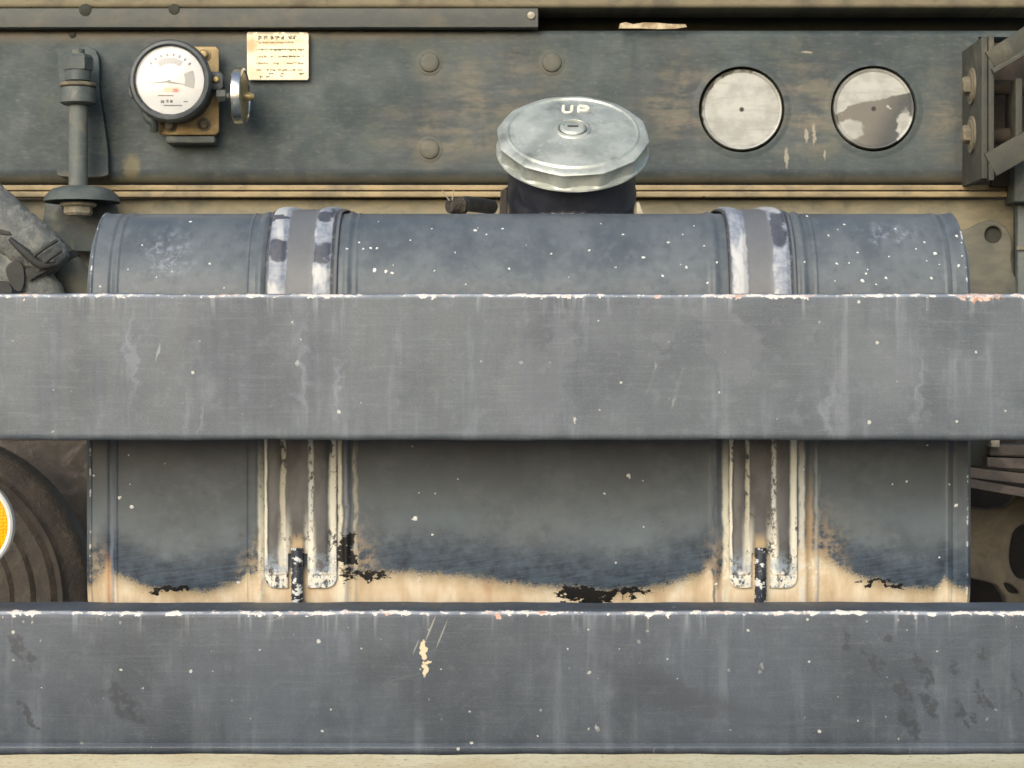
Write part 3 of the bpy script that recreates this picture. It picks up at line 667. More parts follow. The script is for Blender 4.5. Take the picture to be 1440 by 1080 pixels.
for bx, by in ((604, 88), (604, 210), (776, 88)):
    lathe('rivet', [(20 * k(YW), -.0002), (17 * k(YW), .0005), (14 * k(YW), .0007), (13 * k(YW), .0022), (11 * k(YW), .0029), (7 * k(YW), .0031), (0, .0031)], P(bx, by, YW), (0, -1, 0), mat_web, ch, 28)
# edges of the lower flange
box('lower_flange', (PX(x0, .474), .474, PZ(267.5, .474)), (PX(1430, .474), .4805, PZ(260, .474)), mat_tan, ch, .0012)
box('flange_plate', (PX(x0, .47), .468, PZ(277, .468)), (PX(1430, .47), .4805, PZ(269, .468)), mat_tan, ch, .0012)
# strip that covers the gap under the sill on the left
st = pbox('cover_strip', x0, 757, 11.5, 38.5, .458, .476, mat_strip, ch, .0012)
for bx, by, r_ in ((120, 14, 9), (245, 13, 8), (102, 49, 5)):
    lathe('strip_rivet', [(r_ * k(.45), 0), (r_ * .8 * k(.45), .0009), (0, .0012)], P(bx, by, .458 if by < 40 else YW), (0, -1, 0), mat_dark, ch, 18)
lathe('strip_screw', [(6 * k(.45), 0), (5 * k(.45), .002), (0, .0028)], P(747, 22, .458), (0, -1, 0), mat_pale_bolt, ch, 18)
box('gap_back', (PX(700, .52), .535, PZ(50, .535)), (PX(1600, .52), .545, PZ(5, .535)), mat_dark, ch, .001)
pbox('reinforcing_panel', x0, 1426, 280.5, 470, .481, .487, mat_panel, ch, .0015)
box('shade_back_wall', (PX(x0, .5), .80, PZ(560, .8)), (PX(1600, .5), .81, PZ(40, .8)), mat_brown, ch, .001)  # added wall that keeps light out of the space behind the frame

# torn scrap in the gap
pts = [(870, 40), (872, 33), (880, 31), (890, 34), (905, 31.5), (925, 32), (940, 33.5), (964, 34), (966, 38), (950, 40.5), (925, 41), (900, 40)]
tag(plate('paper_scrap', pts, [], .459, .0012, simple('torn_cream_paper', sr(206, 192, 158), sr(150, 130, 100), .8, scale=90, bump=.4), None, .0002, 1), 'torn cream paper scrap caught in the dark gap under the sill', 'paper scrap')

# ------------------------------------------------------------------ gusset, post, bracket on the right
gs = thing('gusset_plate', 'dusty tan gusset plate with a round hole right of the tank', 'gusset', P(1400, 420, .485))
out = [(1290, 470), (1290, 330)] + [(1345, 326), (1362, 321), (1377, 313), (1392, 309), (1404, 311), (1415, 319), (1422, 332), (1424, 348), (1422, 365), (1424, 380), (1431, 396), (1440, 412), (1450, 430), (1470, 470)]
plate('sheet', out, [circ(1397, 330, 12, 28)], .467, .004, mat_gusset, gs, .0016, 3)
lathe('hole_backing', [(16 * k(.5), 0), (16 * k(.5), .001), (0, .001)], P(1397, 330, .4745), (0, -1, 0), mat_dark, gs, 24)
po = thing('frame_post', 'grey green upright post at the right edge beside the gusset', 'post', P(1440, 470, .46))
pbox('upper_block', 1426, 1500, 195, 284, .44, .478, mat_slate, po, .002)
pbox('upright', 1431, 1500, 286, 470, .46, .4745, mat_grey, po, .002)
pbox('collar', 1430, 1500, 346, 352, .457, .4595, mat_panel, po, .001)

br = thing('crossmember_bracket', 'dusty bolted crossmember bracket at the right end of the chassis rail', 'bracket', P(1385, 255, .42))
XB = PX(1383, .38)
box('flange', (XB, .388, PZ(250, .38)), (XB + .0055, YW - .0005, PZ(50, .38)), mat_flange, br, .001)
box('flange_lip', (XB + .006, .386, PZ(252, .376)), (XB + .011, .40, PZ(46, .376)), mat_flange, br, .0012)
for by in (121, 189):
    c = Vector((XB - .0005, .425, PZ(by, .425)))
    hexhead('bolt', c, (-1, 0, 0), .0085, .009, mat_bolt_dull, br, 1.55, .3)
    lathe('washer', [(.0165, 0), (.0165, .002), (.009, .0025)], c + Vector((.0004, 0, 0)), (-1, 0, 0), mat_bolt_dull, br, 24)
    tube('bolt_shank', [Vector((XB + .012, .425, PZ(by + 2, .425))), Vector((XB + .05, .425, PZ(by + 2, .425)))], .007, mat_brown, br, 14)
def arm(name, a, b, wd, Y, th, mt):
    dx, dy = b[0] - a[0], b[1] - a[1]; L = math.hypot(dx, dy); nx, ny = -dy / L * wd / 2, dx / L * wd / 2
    return plate(name, [(a[0] + nx, a[1] + ny), (b[0] + nx, b[1] + ny), (b[0] - nx, b[1] - ny), (a[0] - nx, a[1] - ny)], [], Y, th, mt, br, .0015)
arm('arm', (1394, 86), (1490, 22), 30, .385, .02, mat_flange); arm('arm', (1396, 100), (1490, 46), 8, .379, .005, mat_flange)
arm('arm', (1393, 232), (1490, 178), 36, .385, .02, mat_flange)
pbox('rear_plate', 1394, 1520, 60, 262, .46, .468, mat_brown, br, .001)
pbox('side_post', 1428, 1438, 110, 205, .40, .44, mat_flange, br, .001)

# ------------------------------------------------------------------ body mount bolt on the left
bmn = thing('mount_bolt', 'long grey vertical mount bolt with hex head and cupped bracket left of the gauge', 'mount bolt', P(110, 345, .44))
Yb = .43
def vz(py): return PZ(py, Yb)
cx = PX(110, Yb)
hexhead('top_nut', (cx, Yb, vz(99)), (0, 0, 1), 21 * k(Yb), 22 * k(Yb), mat_slate, bmn, 0, .1)
lathe('lock_nut', [(18 * k(Yb), 0), (18 * k(Yb), 14 * k(Yb)), (15 * k(Yb), 16 * k(Yb))], (cx, Yb, vz(114)), (0, 0, 1), mat_slate, bmn, 28)
lathe('washer', [(24 * k(Yb), 0), (26 * k(Yb), .001), (26 * k(Yb), .003), (24 * k(Yb), .004)], (cx, Yb, vz(123)), (0, 0, 1), mat_bracket, bmn, 32)
lathe('collar', [(20 * k(Yb), 0), (25 * k(Yb), .002), (25 * k(Yb), 20 * k(Yb)), (24 * k(Yb), 24 * k(Yb))], (cx, Yb, vz(148)), (0, 0, 1), mat_slate, bmn, 32)
lathe('shank', [(13.5 * k(Yb), 0), (13.5 * k(Yb), 118 * k(Yb))], (cx, Yb, vz(266)), (0, 0, 1), mat_grey, bmn, 28)
lathe('thread', [(9 * k(Yb), 0), (9 * k(Yb), 14 * k(Yb))], (cx, Yb, vz(84)), (0, 0, 1), mat_slate, bmn, 18)
# boss pressed out of the chassis rail behind the shank
bo = plate('boss', smooth_loop([(84, 70), (134, 70), (140, 130), (150, 200), (152, 236), (146, 248), (88, 248), (80, 236), (82, 180), (82, 110)], 4), [], .458, .012, mat_web, bmn, .004, 3)
# cupped flange seen from below, with its back plate
def cup():
    prof = [(2 * k(Yb), .004), (30 * k(Yb), .0035), (42 * k(Yb), .001), (50 * k(Yb), -.004), (54 * k(Yb), -.010), (52.5 * k(Yb), -.0105), (48 * k(Yb), -.006), (40 * k(Yb), -.002), (2 * k(Yb), -.0015)]
    return lathe('cup', prof, (cx + 4 * k(Yb), Yb + .004, vz(268)), (0, 0, 1), mat_slate, bmn, 40)
cup()
hexhead('hex_head', (cx, Yb, vz(286)), (0, 0, -1), 21 * k(Yb), 17 * k(Yb), mat_pale_bolt, bmn, 1.2, math.pi / 6)
plate('back_plate', smooth_loop([(62, 300), (72, 272), (110, 264), (152, 274), (166, 300), (166, 330), (160, 352), (112, 353), (66, 352), (60, 330)], 5), [], .462, .005, mat_slate, bmn, .002, 3)

# ------------------------------------------------------------------ wrapped cable loom and hose on the left
lm = thing('cable_loom', 'torn grey wrapped cable loom sloping down at the left edge', 'cable loom', P(30, 400, .4))
rr = random.Random(5); jr = {}
def rough_r(i, t):
    j = (i, round(t, 2)); jr.setdefault(j, rr.uniform(.965, 1.03)); return jr[j] * (1 + .02 * math.sin(i * 1.9))
tube('wrapped_bundle', [P(-70, 250, .40), P(-30, 282, .39), P(10, 318, .385), P(45, 345, .38), P(72, 366, .38), P(82, 376, .38)], [.024, .024, .0235, .022, .019, .012], mat_loom, lm, 26, rmod=rough_r, sub=10)
tube('lower_bundle', [P(-70, 340, .40), P(-30, 358, .395), P(10, 376, .39), P(50, 400, .385), P(70, 430, .385), P(80, 470, .39)], [.020, .020, .019, .019, .018, .018], mat_loom, lm, 22, rmod=lambda i, t: .95 + .1 * math.sin(i * 1.3 + 2 * t) * .3 + rr.uniform(-.02, .02), sub=10)
for a, b, rd in ((P(60, 372, .357), P(86, 352, .36), .0022), (P(48, 360, .354), P(80, 338, .362), .0018)):
    tube('binding_wire', [a, (a + b) / 2 + Vector((0, -.004, 0)), b], rd, mat_loom_dark, lm, 8)
tube('tape_strip', [P(14, 336, .36), P(34, 354, .355), P(56, 372, .356), P(78, 372, .36)], [.002, .004, .004, .002], mat_loom_dark, lm, 8)
plate('torn_flap', smooth_loop([(8, 378), (20, 367), (32, 374), (34, 396), (28, 410), (16, 402)], 5), [], .362, .003, mat_loom_dark, lm, .0006, 1)
plate('torn_flap', smooth_loop([(36, 377), (52, 382), (68, 380), (54, 387), (40, 394)], 5), [], .3625, .003, mat_loom_dark, lm, .0006, 1)
plate('torn_flap', smooth_loop([(-6, 398), (10, 396), (17, 411), (-6, 416)], 5), [], .361, .003, mat_loom_dark, lm, .0006, 1)
plate('torn_flap', [(0, 322), (14, 326), (16, 331), (4, 330), (-4, 328)], [], .359, .002, mat_loom_dark, lm, .0006, 1)
hs = thing('rubber_hose', 'dusty olive hose bending down between the loom and the tank', 'hose', P(100, 440, .42))
tube('hose_body', [P(58, 352, .425), P(80, 372, .42), P(100, 396, .42), P(118, 425, .42), P(130, 470, .42)], .0195, mat_tube, hs, 24)
lathe('hose_clamp', [(.0205, 0), (.021, .001), (.021, .006), (.0205, .007)], P(80, 372, .42), (P(100, 396, .42) - P(80, 372, .42)), mat_loom_dark, hs, 28)

# ------------------------------------------------------------------ lower left: mud flap and tyre
tag(pbox('mud_flap', -160, 150, 470, 960, .78, .79, mat_flap, None, .002), 'dark speckled mud flap behind the tyre at the left edge', 'mud flap')
Yt = .62; ty = thing('tyre', 'dusty dark tyre behind the orange reflector at the left edge', 'tyre', P(-108, 1070, Yt))
kt = k(Yt)
prof = [(60, .06), (90, .012), (110, .004), (128, .001), (134, .005), (140, .0015), (158, -.001), (164, .004), (170, -.001), (186, -.002), (194, .003), (203, -.003), (207, .004), (211, .006), (226, .012), (233, .020), (235, .030), (235, .055), (226, .06), (60, .06)]
def tread(r, h, t, i):
    if 12 < i < 18: return r * (1 - (.003 if (t * 75 / (2 * math.pi)) % 1 < .16 else 0))
    return r
lathe('carcass', [(r_ * kt, -h_ + .02) for r_, h_ in prof], P(-108, 843, Yt), (0, -1, 0), mat_rub, ty, 480, tread, 40)
lathe('wheel_rim', [(62 * kt, 0), (58 * kt, .006), (50 * kt, -.01), (20 * kt, -.012), (0, -.012)], P(-108, 843, Yt) + Vector((0, .035, 0)), (0, -1, 0), mat_bracket, ty, 40)

rf = thing('side_reflector', 'round orange reflector with a white rim cut by the left edge', 'reflector', P(-48, 806, .07))
lathe('lens', [(63 * k(.06), 0), (62 * k(.06), .004), (50 * k(.06), .007), (25 * k(.06), .009), (0, .0095)], P(-48, 738, .06), (0, -1, 0), mat_orange, rf, 64)
ring('rim', 68.5 * k(.06), 61.5 * k(.06), -.004, .007, P(-48, 738, .06), (0, -1, 0), mat_white, rf, 72, .0015)
pbox('mount_bar', -80, -25, 560, 960, .071, .076, mat_slate, rf, .001)

# ------------------------------------------------------------------ lower right: leaf spring and cast hanger
sp = thing('leaf_spring', 'stacked dusty leaf spring leaves seen through the right gap', 'leaf spring', P(1420, 690, .6))
for i, (ya, yb, sl, xs, Yl) in enumerate(((626, 640, 0, 1392, .60), (642, 656, 3, 1388, .595), (657, 671, 9, 1330, .59), (673, 685, 14, 1330, .585))):
    n = 10; top = []; bot = []
    for j in range(n + 1):
        x = xs + (1560 - xs) * j / n; d = sl * ((x - 1362) / 76) * (1 - .12 * (x - 1362) / 200)
        top.append((x, ya + d)); bot.append((x, yb + d))
    plate('leaf', top + bot[::-1], [], Yl, .06, mat_leaf, sp, .002, 2)
pbox('clip', 1394, 1406, 612, 629, .585, .60, mat_pale_bolt, sp, .001)
pbox('spring_seat', 1330, 1392, 600, 656, .615, .66, mat_dark, sp, .002)
hg = thing('spring_hanger', 'muddy cast spring hanger with oval openings in the lower right gap', 'hanger', P(1400, 900, .64))
o1 = [(1300, 716), (1362, 714), (1392, 716), (1412, 714), (1423, 707), (1430, 698), (1436, 696), (1446, 704), (1480, 700), (1560, 690), (1560, 960), (1440, 960), (1424, 900), (1420, 862), (1412, 838), (1402, 824), (1390, 819), (1368, 814), (1340, 808), (1300, 806)]
oval = smooth_loop([(1424, 752), (1438, 738), (1458, 734), (1470, 760), (1468, 800), (1450, 815), (1430, 812), (1420, 790)], 4)
oval2 = smooth_loop([(1412, 821), (1420, 822), (1432, 832), (1430, 836), (1418, 832)], 3)
plate('casting', o1, [oval, oval2], .64, .02, mat_cast, hg, .0035, 3)
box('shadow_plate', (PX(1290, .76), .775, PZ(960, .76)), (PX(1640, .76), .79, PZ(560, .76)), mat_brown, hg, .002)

# ------------------------------------------------------------------ pressure gauge
pg = thing('pressure_gauge', 'round white pressure gauge in a dark bezel on a brass coloured plate', 'gauge', P(250, 200, YW))
mp = plate('mounting_plate', [(222, 68), (226, 65), (303, 65), (308, 70), (308, 185), (303, 190), (226, 190), (222, 186)], [], .452, .004, mat_gold, pg, .0012)
pbox('lower_bracket', 233, 302, 191, 201, .445, YW - .0005, mat_slate, pg, .0015)
for bx, by in ((287, 77), (287, 175), (239, 177)):
    b_ = lathe('plate_bolt', [(9.5 * k(.45), 0), (9.5 * k(.45), .0015), (7 * k(.45), .002), (6.5 * k(.45), .005), (4.5 * k(.45), .0062), (0, .0065)], P(bx, by, .452), (0, -1, 0), mat_gold if by < 100 else mat_bracket, pg, 24)
Yg = .412; gc = P(239, 113, Yg); kg = k(Yg)
lathe('case', [(50 * kg, -.040), (54 * kg, -.038), (55 * kg, -.014), (57 * kg, -.010), (58.5 * kg, -.004), (58 * kg, 0), (55 * kg, .0025), (51 * kg, .003), (48.5 * kg, .001), (47 * kg, -.003), (0, -.003)], gc, (0, -1, 0), mat_bezel, pg, 80)
dial = lathe('dial', [(47.3 * kg, 0), (47.3 * kg, .0006), (0, .0006)], gc + Vector((0, .0024, 0)), (0, -1, 0), mat_dial, pg, 64)
Yd = Yg + .0014
def arc_poly(cx_, cy_, r0, r1, a0, a1, n=14):
    o_ = [(cx_ + r1 * math.cos(R(a0 + (a1 - a0) * i / n)), cy_ - r1 * math.sin(R(a0 + (a1 - a0) * i / n))) for i in range(n + 1)]
    return o_ + [(cx_ + r0 * math.cos(R(a1 - (a1 - a0) * i / n)), cy_ - r0 * math.sin(R(a1 - (a1 - a0) * i / n))) for i in range(n + 1)]
def decal(name, poly, mt, dy=0.0, par=None): return plate(name, poly, [], Yd - dy, .0002, mt, par or pg, 0)
decal('dial_band', arc_poly(239, 113, 24, 32, 55, 125), mat_dialgrey, .0001, dial)
decal('dial_band', arc_poly(236, 113, 24, 38, -18, 22), mat_dialgrey, .0001, dial)
for i, a in enumerate(range(40, 141, 14)):
    decal('dial_mark', arc_poly(239, 113, 34, 38, a - 2.2, a + 2.2, 3), mat_dialtick, .0002, dial)
for x_, y_, w_, h_ in ((222, 133.5, 22, 1.6), (226, 141, 5, 4), (234, 140, 3, 4), (239, 140.5, 4, 4), (230, 147.5, 26, 1.6), (258, 142, 6, 1.6)):
    decal('dial_lettering', [(x_, y_), (x_ + w_, y_), (x_ + w_, y_ + h_), (x_, y_ + h_)], mat_dialtick, .0002, dial)
decal('dial_stamp', [(231, 123), (252, 123), (252, 129), (231, 129)], mat_tanprint, .0002, dial)
decal('red_pointer', [(243, 125), (249, 124.5), (251, 127), (249, 129.5), (243, 129)], mat_red, .0005, dial)
decal('needle', [(206, 117.5), (236, 113.5), (240, 114.5), (262, 119), (240, 116.5), (236, 115.5)], mat_dialtick, .0006, dial)
decal('needle_hub', circ(238, 114.5, 2.5, 14), mat_dialtick, .0007, dial)
lathe('glass', [(48.2 * kg, 0), (48.2 * kg, .0008), (40 * kg, .0018), (20 * kg, .0027), (0, .003)], gc + Vector((0, -.0002, 0)), (0, -1, 0), mat_glass, pg, 64)
lug = plate('lug', [(292, 104), (296, 100), (310, 101), (314, 106), (314, 122), (310, 127), (296, 126), (292, 122)], [], .428, .014, mat_bezel, pg, .002)
lathe('lug_screw', [(5.2 * k(.428), 0), (5 * k(.428), .002), (3 * k(.428), .0032), (0, .0034)], P(304, 112, .428), (0, -1, 0), mat_brass, lug, 20)
plate('side_lug', [(181, 98), (190, 96), (190, 138), (184, 138), (180, 132)], [], .44, .01, mat_slate, pg, .0015)
tube('drain_pipe', [P(203, 150, .44), P(208, 166, .44), P(216, 172, .44), P(217, 184, .445)], .004, mat_slate, pg, 12)
hexhead('pipe_nut', P(305, 134, .43), (1, 0, 0), 9 * k(.43), 13 * k(.43), mat_grey, pg, 0, .3)
stem = tube('knob_stem', [P(312, 135, .43), P(345, 135, .43)], .003, mat_slate, pg, 12)
kb = lathe('valve_knob', [(0, 0), (30 * k(.43), 0), (38 * k(.43), .0005), (41 * k(.43), .002), (41.5 * k(.43), .005), (40 * k(.43), .0095), (37 * k(.43), .0105), (34 * k(.43), .0085), (0, .0085)], P(329, 136, .43), (1, -.06, 0), mat_chrome, pg, 64)
lathe('knob_face', [(35.5 * k(.43), 0), (35.5 * k(.43), .0006), (0, .0012)], P(329, 136, .43) + Vector((.0088, 0, 0)), (1, -.06, 0), mat_gold, kb, 48)
lathe('knob_stud', [(6 * k(.43), 0), (6 * k(.43), .004), (5 * k(.43), .007), (3 * k(.43), .009), (0, .0095)], P(329, 136, .43) + Vector((.0095, 0, 0)), (1, -.06, 0), mat_brass, kb, 20)

# ------------------------------------------------------------------ cream label
lb = thing('instruction_label', 'cream rust stained instruction label with faded print beside the gauge', 'label', P(390, 112, .463))
plate('backing', [(347, 46), (350, 45), (432, 45.5), (434, 48), (434, 110), (432, 112.5), (350, 112.5), (347.5, 110)], [], .463, .0015, sticker_mat(), lb, .0003, 1)
rl = random.Random(11)
def strokes(name, x_, y_, w_, h_, mt, n):
    bm = bmesh.new()
    for i in range(n):
        a = x_ + w_ * rl.random(); b = y_ + h_ * rl.random()
        if rl.random() < .6: ww, hh = rl.uniform(1.2, 3.2), rl.uniform(.5, .9)
        else: ww, hh = rl.uniform(.5, .9), rl.uniform(1.2, min(3, h_ + 1))
        q = [bm.verts.new(P(xx, yy, .4627 - i * 1e-6)) for xx, yy in ((a, b), (a + ww, b), (a + ww, b + hh), (a, b + hh))]; bm.faces.new(q)
    me_ = bpy.data.meshes.new(name); bm.to_mesh(me_); bm.free()
    return link(name, me_, mt, lb, 0)
for x_, w_ in ((363, 4.5), (370, 4), (380, 3), (386.5, 5), (395, 4), (404.5, 4.5), (411, 4)): strokes('printed_character', x_, 50, w_, 4, mat_print, 13)
for y_, segs in ((59.3, ((360, 54),)), (69.3, ((360, 66),)), (79, ((361, 14), (380, 4), (390, 36))), (88.6, ((360, 18), (384, 8), (400, 26))), (98, ((359, 8), (374, 12), (390, 24), (418, 7))), (103, ((378, 4), (394, 4), (419, 7))), (107, ((364, 4), (374, 4), (391, 7)))):
    for x_, w_ in segs: strokes('printed_line', x_, y_ - 1, w_, 1.6, rl.choice((mat_print, mat_print2)), int(w_ * .9) + 3)

# ================================================================== FUEL TANK
TY0, TY1, TR = .10, .45, .072
TZ1, TZ0 = PZ(301, TY0 + TR), PZ(925, TY0 + TR)
TX0, TX1 = PX(126, TY0), PX(1361.5, TY0)
tk = thing('fuel_tank', 'weathered slate fuel tank with rusty cream lower edge and silver filler cap', 'fuel tank', (0, .275, TZ0))
def bead(x, c, w, h):
    t = abs(x - c) / (w / 2)
    return h * .5 * (1 + math.cos(math.pi * t)) if t < 1 else 0.0
def shell_off(x):
    p = 720 + x / k(TY0); h = 0.0
    for c, w, a in ((365, 18, .0016), (347, 5, .0005), (487, 15, .0018), (499, 6, .0007), (1006, 20, .0018), (1131, 16, .0018), (1149, 7, .0007), (155, 10, -.0010), (163, 8, .0008), (1341, 9, -.0010), (1333, 8, .0006)):
        h += bead(p, c, w, a)
    e = min(p - 126, 1361.5 - p)
    if e < 4: h += .0009 * min(1, max(0, (4 - e) / 2)) if e > 1.2 else .0002
    return h
xs = sorted(set([TX0 + (TX1 - TX0) * i / 40 for i in range(41)] + [PX(p_, TY0) for c, w in ((365, 20), (347, 6), (493, 26), (1006, 22), (1131, 18), (1149, 9), (155, 12), (163, 10), (1341, 12), (1333, 10), (128.5, 5), (1359, 5)) for p_ in np.linspace(c - w / 2, c + w / 2, 13) if 126 <= p_ <= 1361.5]))
sec = rrect(TY0, TY1, TZ0, TZ1, TR, 18)
sweep('shell', sec, xs, shell_off, mat_tank, tk, True)
for sx, xe in ((-1, TX0), (1, TX1)):
    bm = bmesh.new(); s2 = rrect(TY0 + .006, TY1 - .006, TZ0 + .006, TZ1 - .006, TR - .006, 10)
    a_ = [bm.verts.new((xe + sx * .0003, y, z)) for (y, z), n_ in s2]; b_ = [bm.verts.new((xe + sx * .004, y - ny * .004, z - nz * .004)) for (y, z), (ny, nz) in s2]
    bm.faces.new(b_)
    for i in range(len(a_)): bm.faces.new((a_[i], a_[(i + 1) % len(a_)], b_[(i + 1) % len(a_)], b_[i]))
    link('end_plate', from_bm(bm, 'end_plate'), mat_tank, tk)
# dried paint drops
spots = [(505, 341, 2), (521, 349, 2), (530, 349, 2.6), (511, 350, 1.6), (527, 380, 3.2), (543, 382, 3), (552, 384, 2.4), (553, 373, 1.6), (488, 352, 2.4), (532, 312, 1.4), (577, 338, 1.8), (607, 322, 1.6), (668, 324, 2.4), (672, 321, 2), (684, 330, 1.8), (707, 322, 2.2),
         (716, 378, 3), (611, 381, 2), (655, 400, 1.6), (775, 357, 1.6), (829, 352, 2.2), (866, 376, 1.8), (876, 330, 2), (932, 388, 1.8), (905, 362, 2.2), (940, 341, 2), (960, 330, 1.6), (965, 376, 3.2), (957, 372, 1.6), (995, 398, 2.4), (1008, 370, 2.6), (976, 318, 1.8),
         (990, 346, 1.6), (268, 312, 2.2), (295, 371, 2.2), (242, 382, 1.8), (220, 390, 2), (180, 379, 1.6), (141, 403, 1.8), (200, 345, 1.4), (1165, 331, 2.2), (1187, 316, 2.6), (1178, 323, 1.4), (1135, 305, 3), (1206, 355, 2), (1194, 370, 1.4), (1177, 371, 2.6), (1213, 395, 3), (1218, 385, 2), (1220, 379, 1.6),
         (1246, 391, 2.8), (1250, 361, 2), (1259, 322, 1.8), (1288, 350, 2.2), (1300, 341, 2.4), (1315, 357, 3.2), (1303, 367, 1.6), (1310, 391, 2), (1348, 374, 2.8), (1345, 332, 3.2), (1352, 342, 2.2), (1353, 360, 1.6), (1174, 395, 1.6), (1321, 372, 1.4), (1131, 370, 1.8), (1232, 400, 1.4),
         (168, 700, 2.6), (186, 713, 3), (181, 640, 1.8), (183, 681, 1.4), (232, 652, 1.4), (132, 669, 2.2), (580, 628, 1.8), (612, 694, 2), (589, 693, 1.4), (608, 752, 2.8), (583, 730, 3.6), (644, 674, 1.4), (884, 669, 3), (850, 694, 2.6), (904, 676, 1.2), (905, 741, 1.6), (1007, 821, 2.6), (866, 791, 2),
         (1255, 681, 2.2), (1275, 677, 2.2), (1304, 626, 1.8), (1335, 681, 2), (1321, 784, 2), (1345, 711, 2.6), (1130, 660, 2.2), (335, 819, 2.4), (315, 405, 1.4), (455, 405, 1.4), (640, 355, 1.2), (740, 345, 1.1), (800, 390, 1.2), (845, 315, 1.3)]
def tank_hit(px_, py_):
    """walk from the lens through a photo pixel to the tank shell"""
    for i in range(400):
        Y_ = TY0 + i * TR / 400 * 1.0
        z = PZ(py_, Y_); ztop, zbot = TZ1 - TR, TZ0 + TR
        dz = z - ztop if z > ztop else (zbot - z if z < zbot else 0)
        if dz > TR: continue
        if Y_ >= TY0 + TR - math.sqrt(TR * TR - dz * dz):
            ny = -math.sqrt(max(0, 1 - (dz / TR) ** 2)); nz = (dz / TR) * (1 if z > ztop else -1)
            return Vector((PX(px_, Y_), Y_, z)), Vector((0, ny, nz))
    return None, None
bm = bmesh.new(); rs = random.Random(2)
for sx_, sy_, r_ in spots:
    c, n_ = tank_hit(sx_, sy_)
    if c is None: continue
    c = c + n_ * shell_off(c.x)
    u = Vector((1, 0, 0)); w = n_.cross(u); an = rs.uniform(0, 3); u, w = u * math.cos(an) + w * math.sin(an), w * math.cos(an) - u * math.sin(an); rad = r_ * rs.uniform(.65, 1.0) * k(.1); st_ = rs.uniform(.7, 1.5)
    N = 10; jit = [rs.uniform(.6, 1.25) for _ in range(N)]
    low_ = [bm.verts.new(c + (u * math.cos(2 * math.pi * i / N) * jit[i] + w * math.sin(2 * math.pi * i / N) * jit[i] * st_) * rad + n_ * .0001) for i in range(N)]
    hi_ = [bm.verts.new(v.co.lerp(c, .35) + n_ * .0005) for v in low_]
    for i in range(N): bm.faces.new((low_[i], low_[(i + 1) % N], hi_[(i + 1) % N], hi_[i]))
    bm.faces.new(hi_)
tag(link('paint_splatter', from_bm(bm, 'paint_splatter'), mat_splat, tk), 'scattered white paint drops', kind='stuff')

# filler neck and cap
TILT = R(38); ax = Vector((0, -math.sin(TILT), math.cos(TILT)))
Yc = .20; kc = k(Yc); cc = P(805.5, 186, Yc)           # centre of the cap's top plane
nk = lathe('filler_neck', [(91 * kc, -.15), (91 * kc, -.062), (93 * kc, -.060), (93 * kc, -.056), (91 * kc, -.054), (91 * kc, -.034), (89 * kc, -.010)], cc, ax, mat_neck, tk, 72)
# weld bead following the neck where it meets the tank top
wb = []
a_, u_, w_ = frame_of(ax)
for i in range(72):
    t = 2 * math.pi * i / 72; d = (u_ * math.cos(t) + w_ * math.sin(t)) * 91.5 * kc
    s_ = (TZ1 + .001 - (cc + d).z) / ax.z; wb.append(cc + d + ax * s_)
tube('weld_bead', wb + [wb[0]], .0028, mat_neck, nk, 8, False, lambda i, t: 1 + .25 * math.sin(i * 1.7), 2)
def cap_mod(r, h, t, i):
    tw = (t + R(CAPPH)) % R(30) - R(15)                 # 0 in the middle of a facet
    poly = math.cos(R(15)) / math.cos(tw)               # 12-gon
    sc = .05 * max(0, 1 - (abs(tw) / R(12.2)) ** 2)    # scooped facet
    f = capprof[i][2]; s = capprof[i][3]
    poly = .985 - .5 * (.0152 + .019) + (poly - (.985 - .0)) * .8 + .0152
    f *= .75
    return r * (1 - f + f * min(poly, .994)) - r * sc * s
CAPPH = 0
RC = 108.5 * kc
capprof = [(.86, -.0178, 0, 0), (.985, -.0178, 0, 0), (1.0, -.0170, .1, 0), (1.0, -.0158, .3, .1), (.990, -.0145, .85, .9), (.985, -.0120, 1, 1), (.985, -.0075, 1, 1), (.99, -.0046, 1, .75), (.997, -.0034, 1, .12), (.995, -.0027, .9, .05), (.975, -.0019, .75, 0), (.93, -.0010, .45, 0),
           (.875, -.0006, .2, 0), (.858, .0004, 0, 0), (.846, .0010, 0, 0), (.834, .0004, 0, 0), (.82, -.0002, 0, 0), (.7, .0007, 0, 0), (.5, .0018, 0, 0), (.33, .0025, 0, 0), (.24, .0028, 0, 0), (.225, .0038, 0, 0), (.20, .0044, 0, 0), (.185, .0036, 0, 0), (.178, .0020, 0, 0), (0, .0020, 0, 0)]
a_, u_, w_ = frame_of(ax)
# find the phase so that a corner stands 7 degrees left of the front
corner = math.atan2((Vector((math.sin(R(-7)), -math.cos(R(-7)), 0))).dot(w_), (Vector((math.sin(R(-7)), -math.cos(R(-7)), 0))).dot(u_))
CAPPH = -math.degrees(corner)
cap = lathe('fuel_cap', [(RC * r_, h_) for r_, h_, f_, s_ in capprof], cc, ax, mat_cap, tk, 288, cap_mod, 22)
lk = lathe('lock_cylinder', [(.172 * RC, 0), (.172 * RC, .0044), (.155 * RC, .0056), (.13 * RC, .0060), (.125 * RC, .0054), (0, .0054)], cc, ax, mat_cap, cap, 40)
yv = a_.cross(Vector((1, 0, 0))).normalized()
if yv.z < 0: yv = -yv
def capP(x_, y_, h_): return cc + Vector((x_, 0, 0)) + yv * y_ + ax * h_
sl = [capP(-.0042, -.0007, .0056), capP(.0042, -.0007, .0056), capP(.0042, .0007, .0056), capP(-.0042, .0007, .0056)]
sl2 = [v + ax * .0004 for v in sl]
me = bpy.data.meshes.new('key_slot'); me.from_pydata([tuple(v) for v in sl + sl2], [], [(4, 5, 6, 7), (0, 1, 5, 4), (1, 2, 6, 5), (2, 3, 7, 6), (3, 0, 4, 7)])
link('key_slot', me, mat_black, cap)
cap_let = []
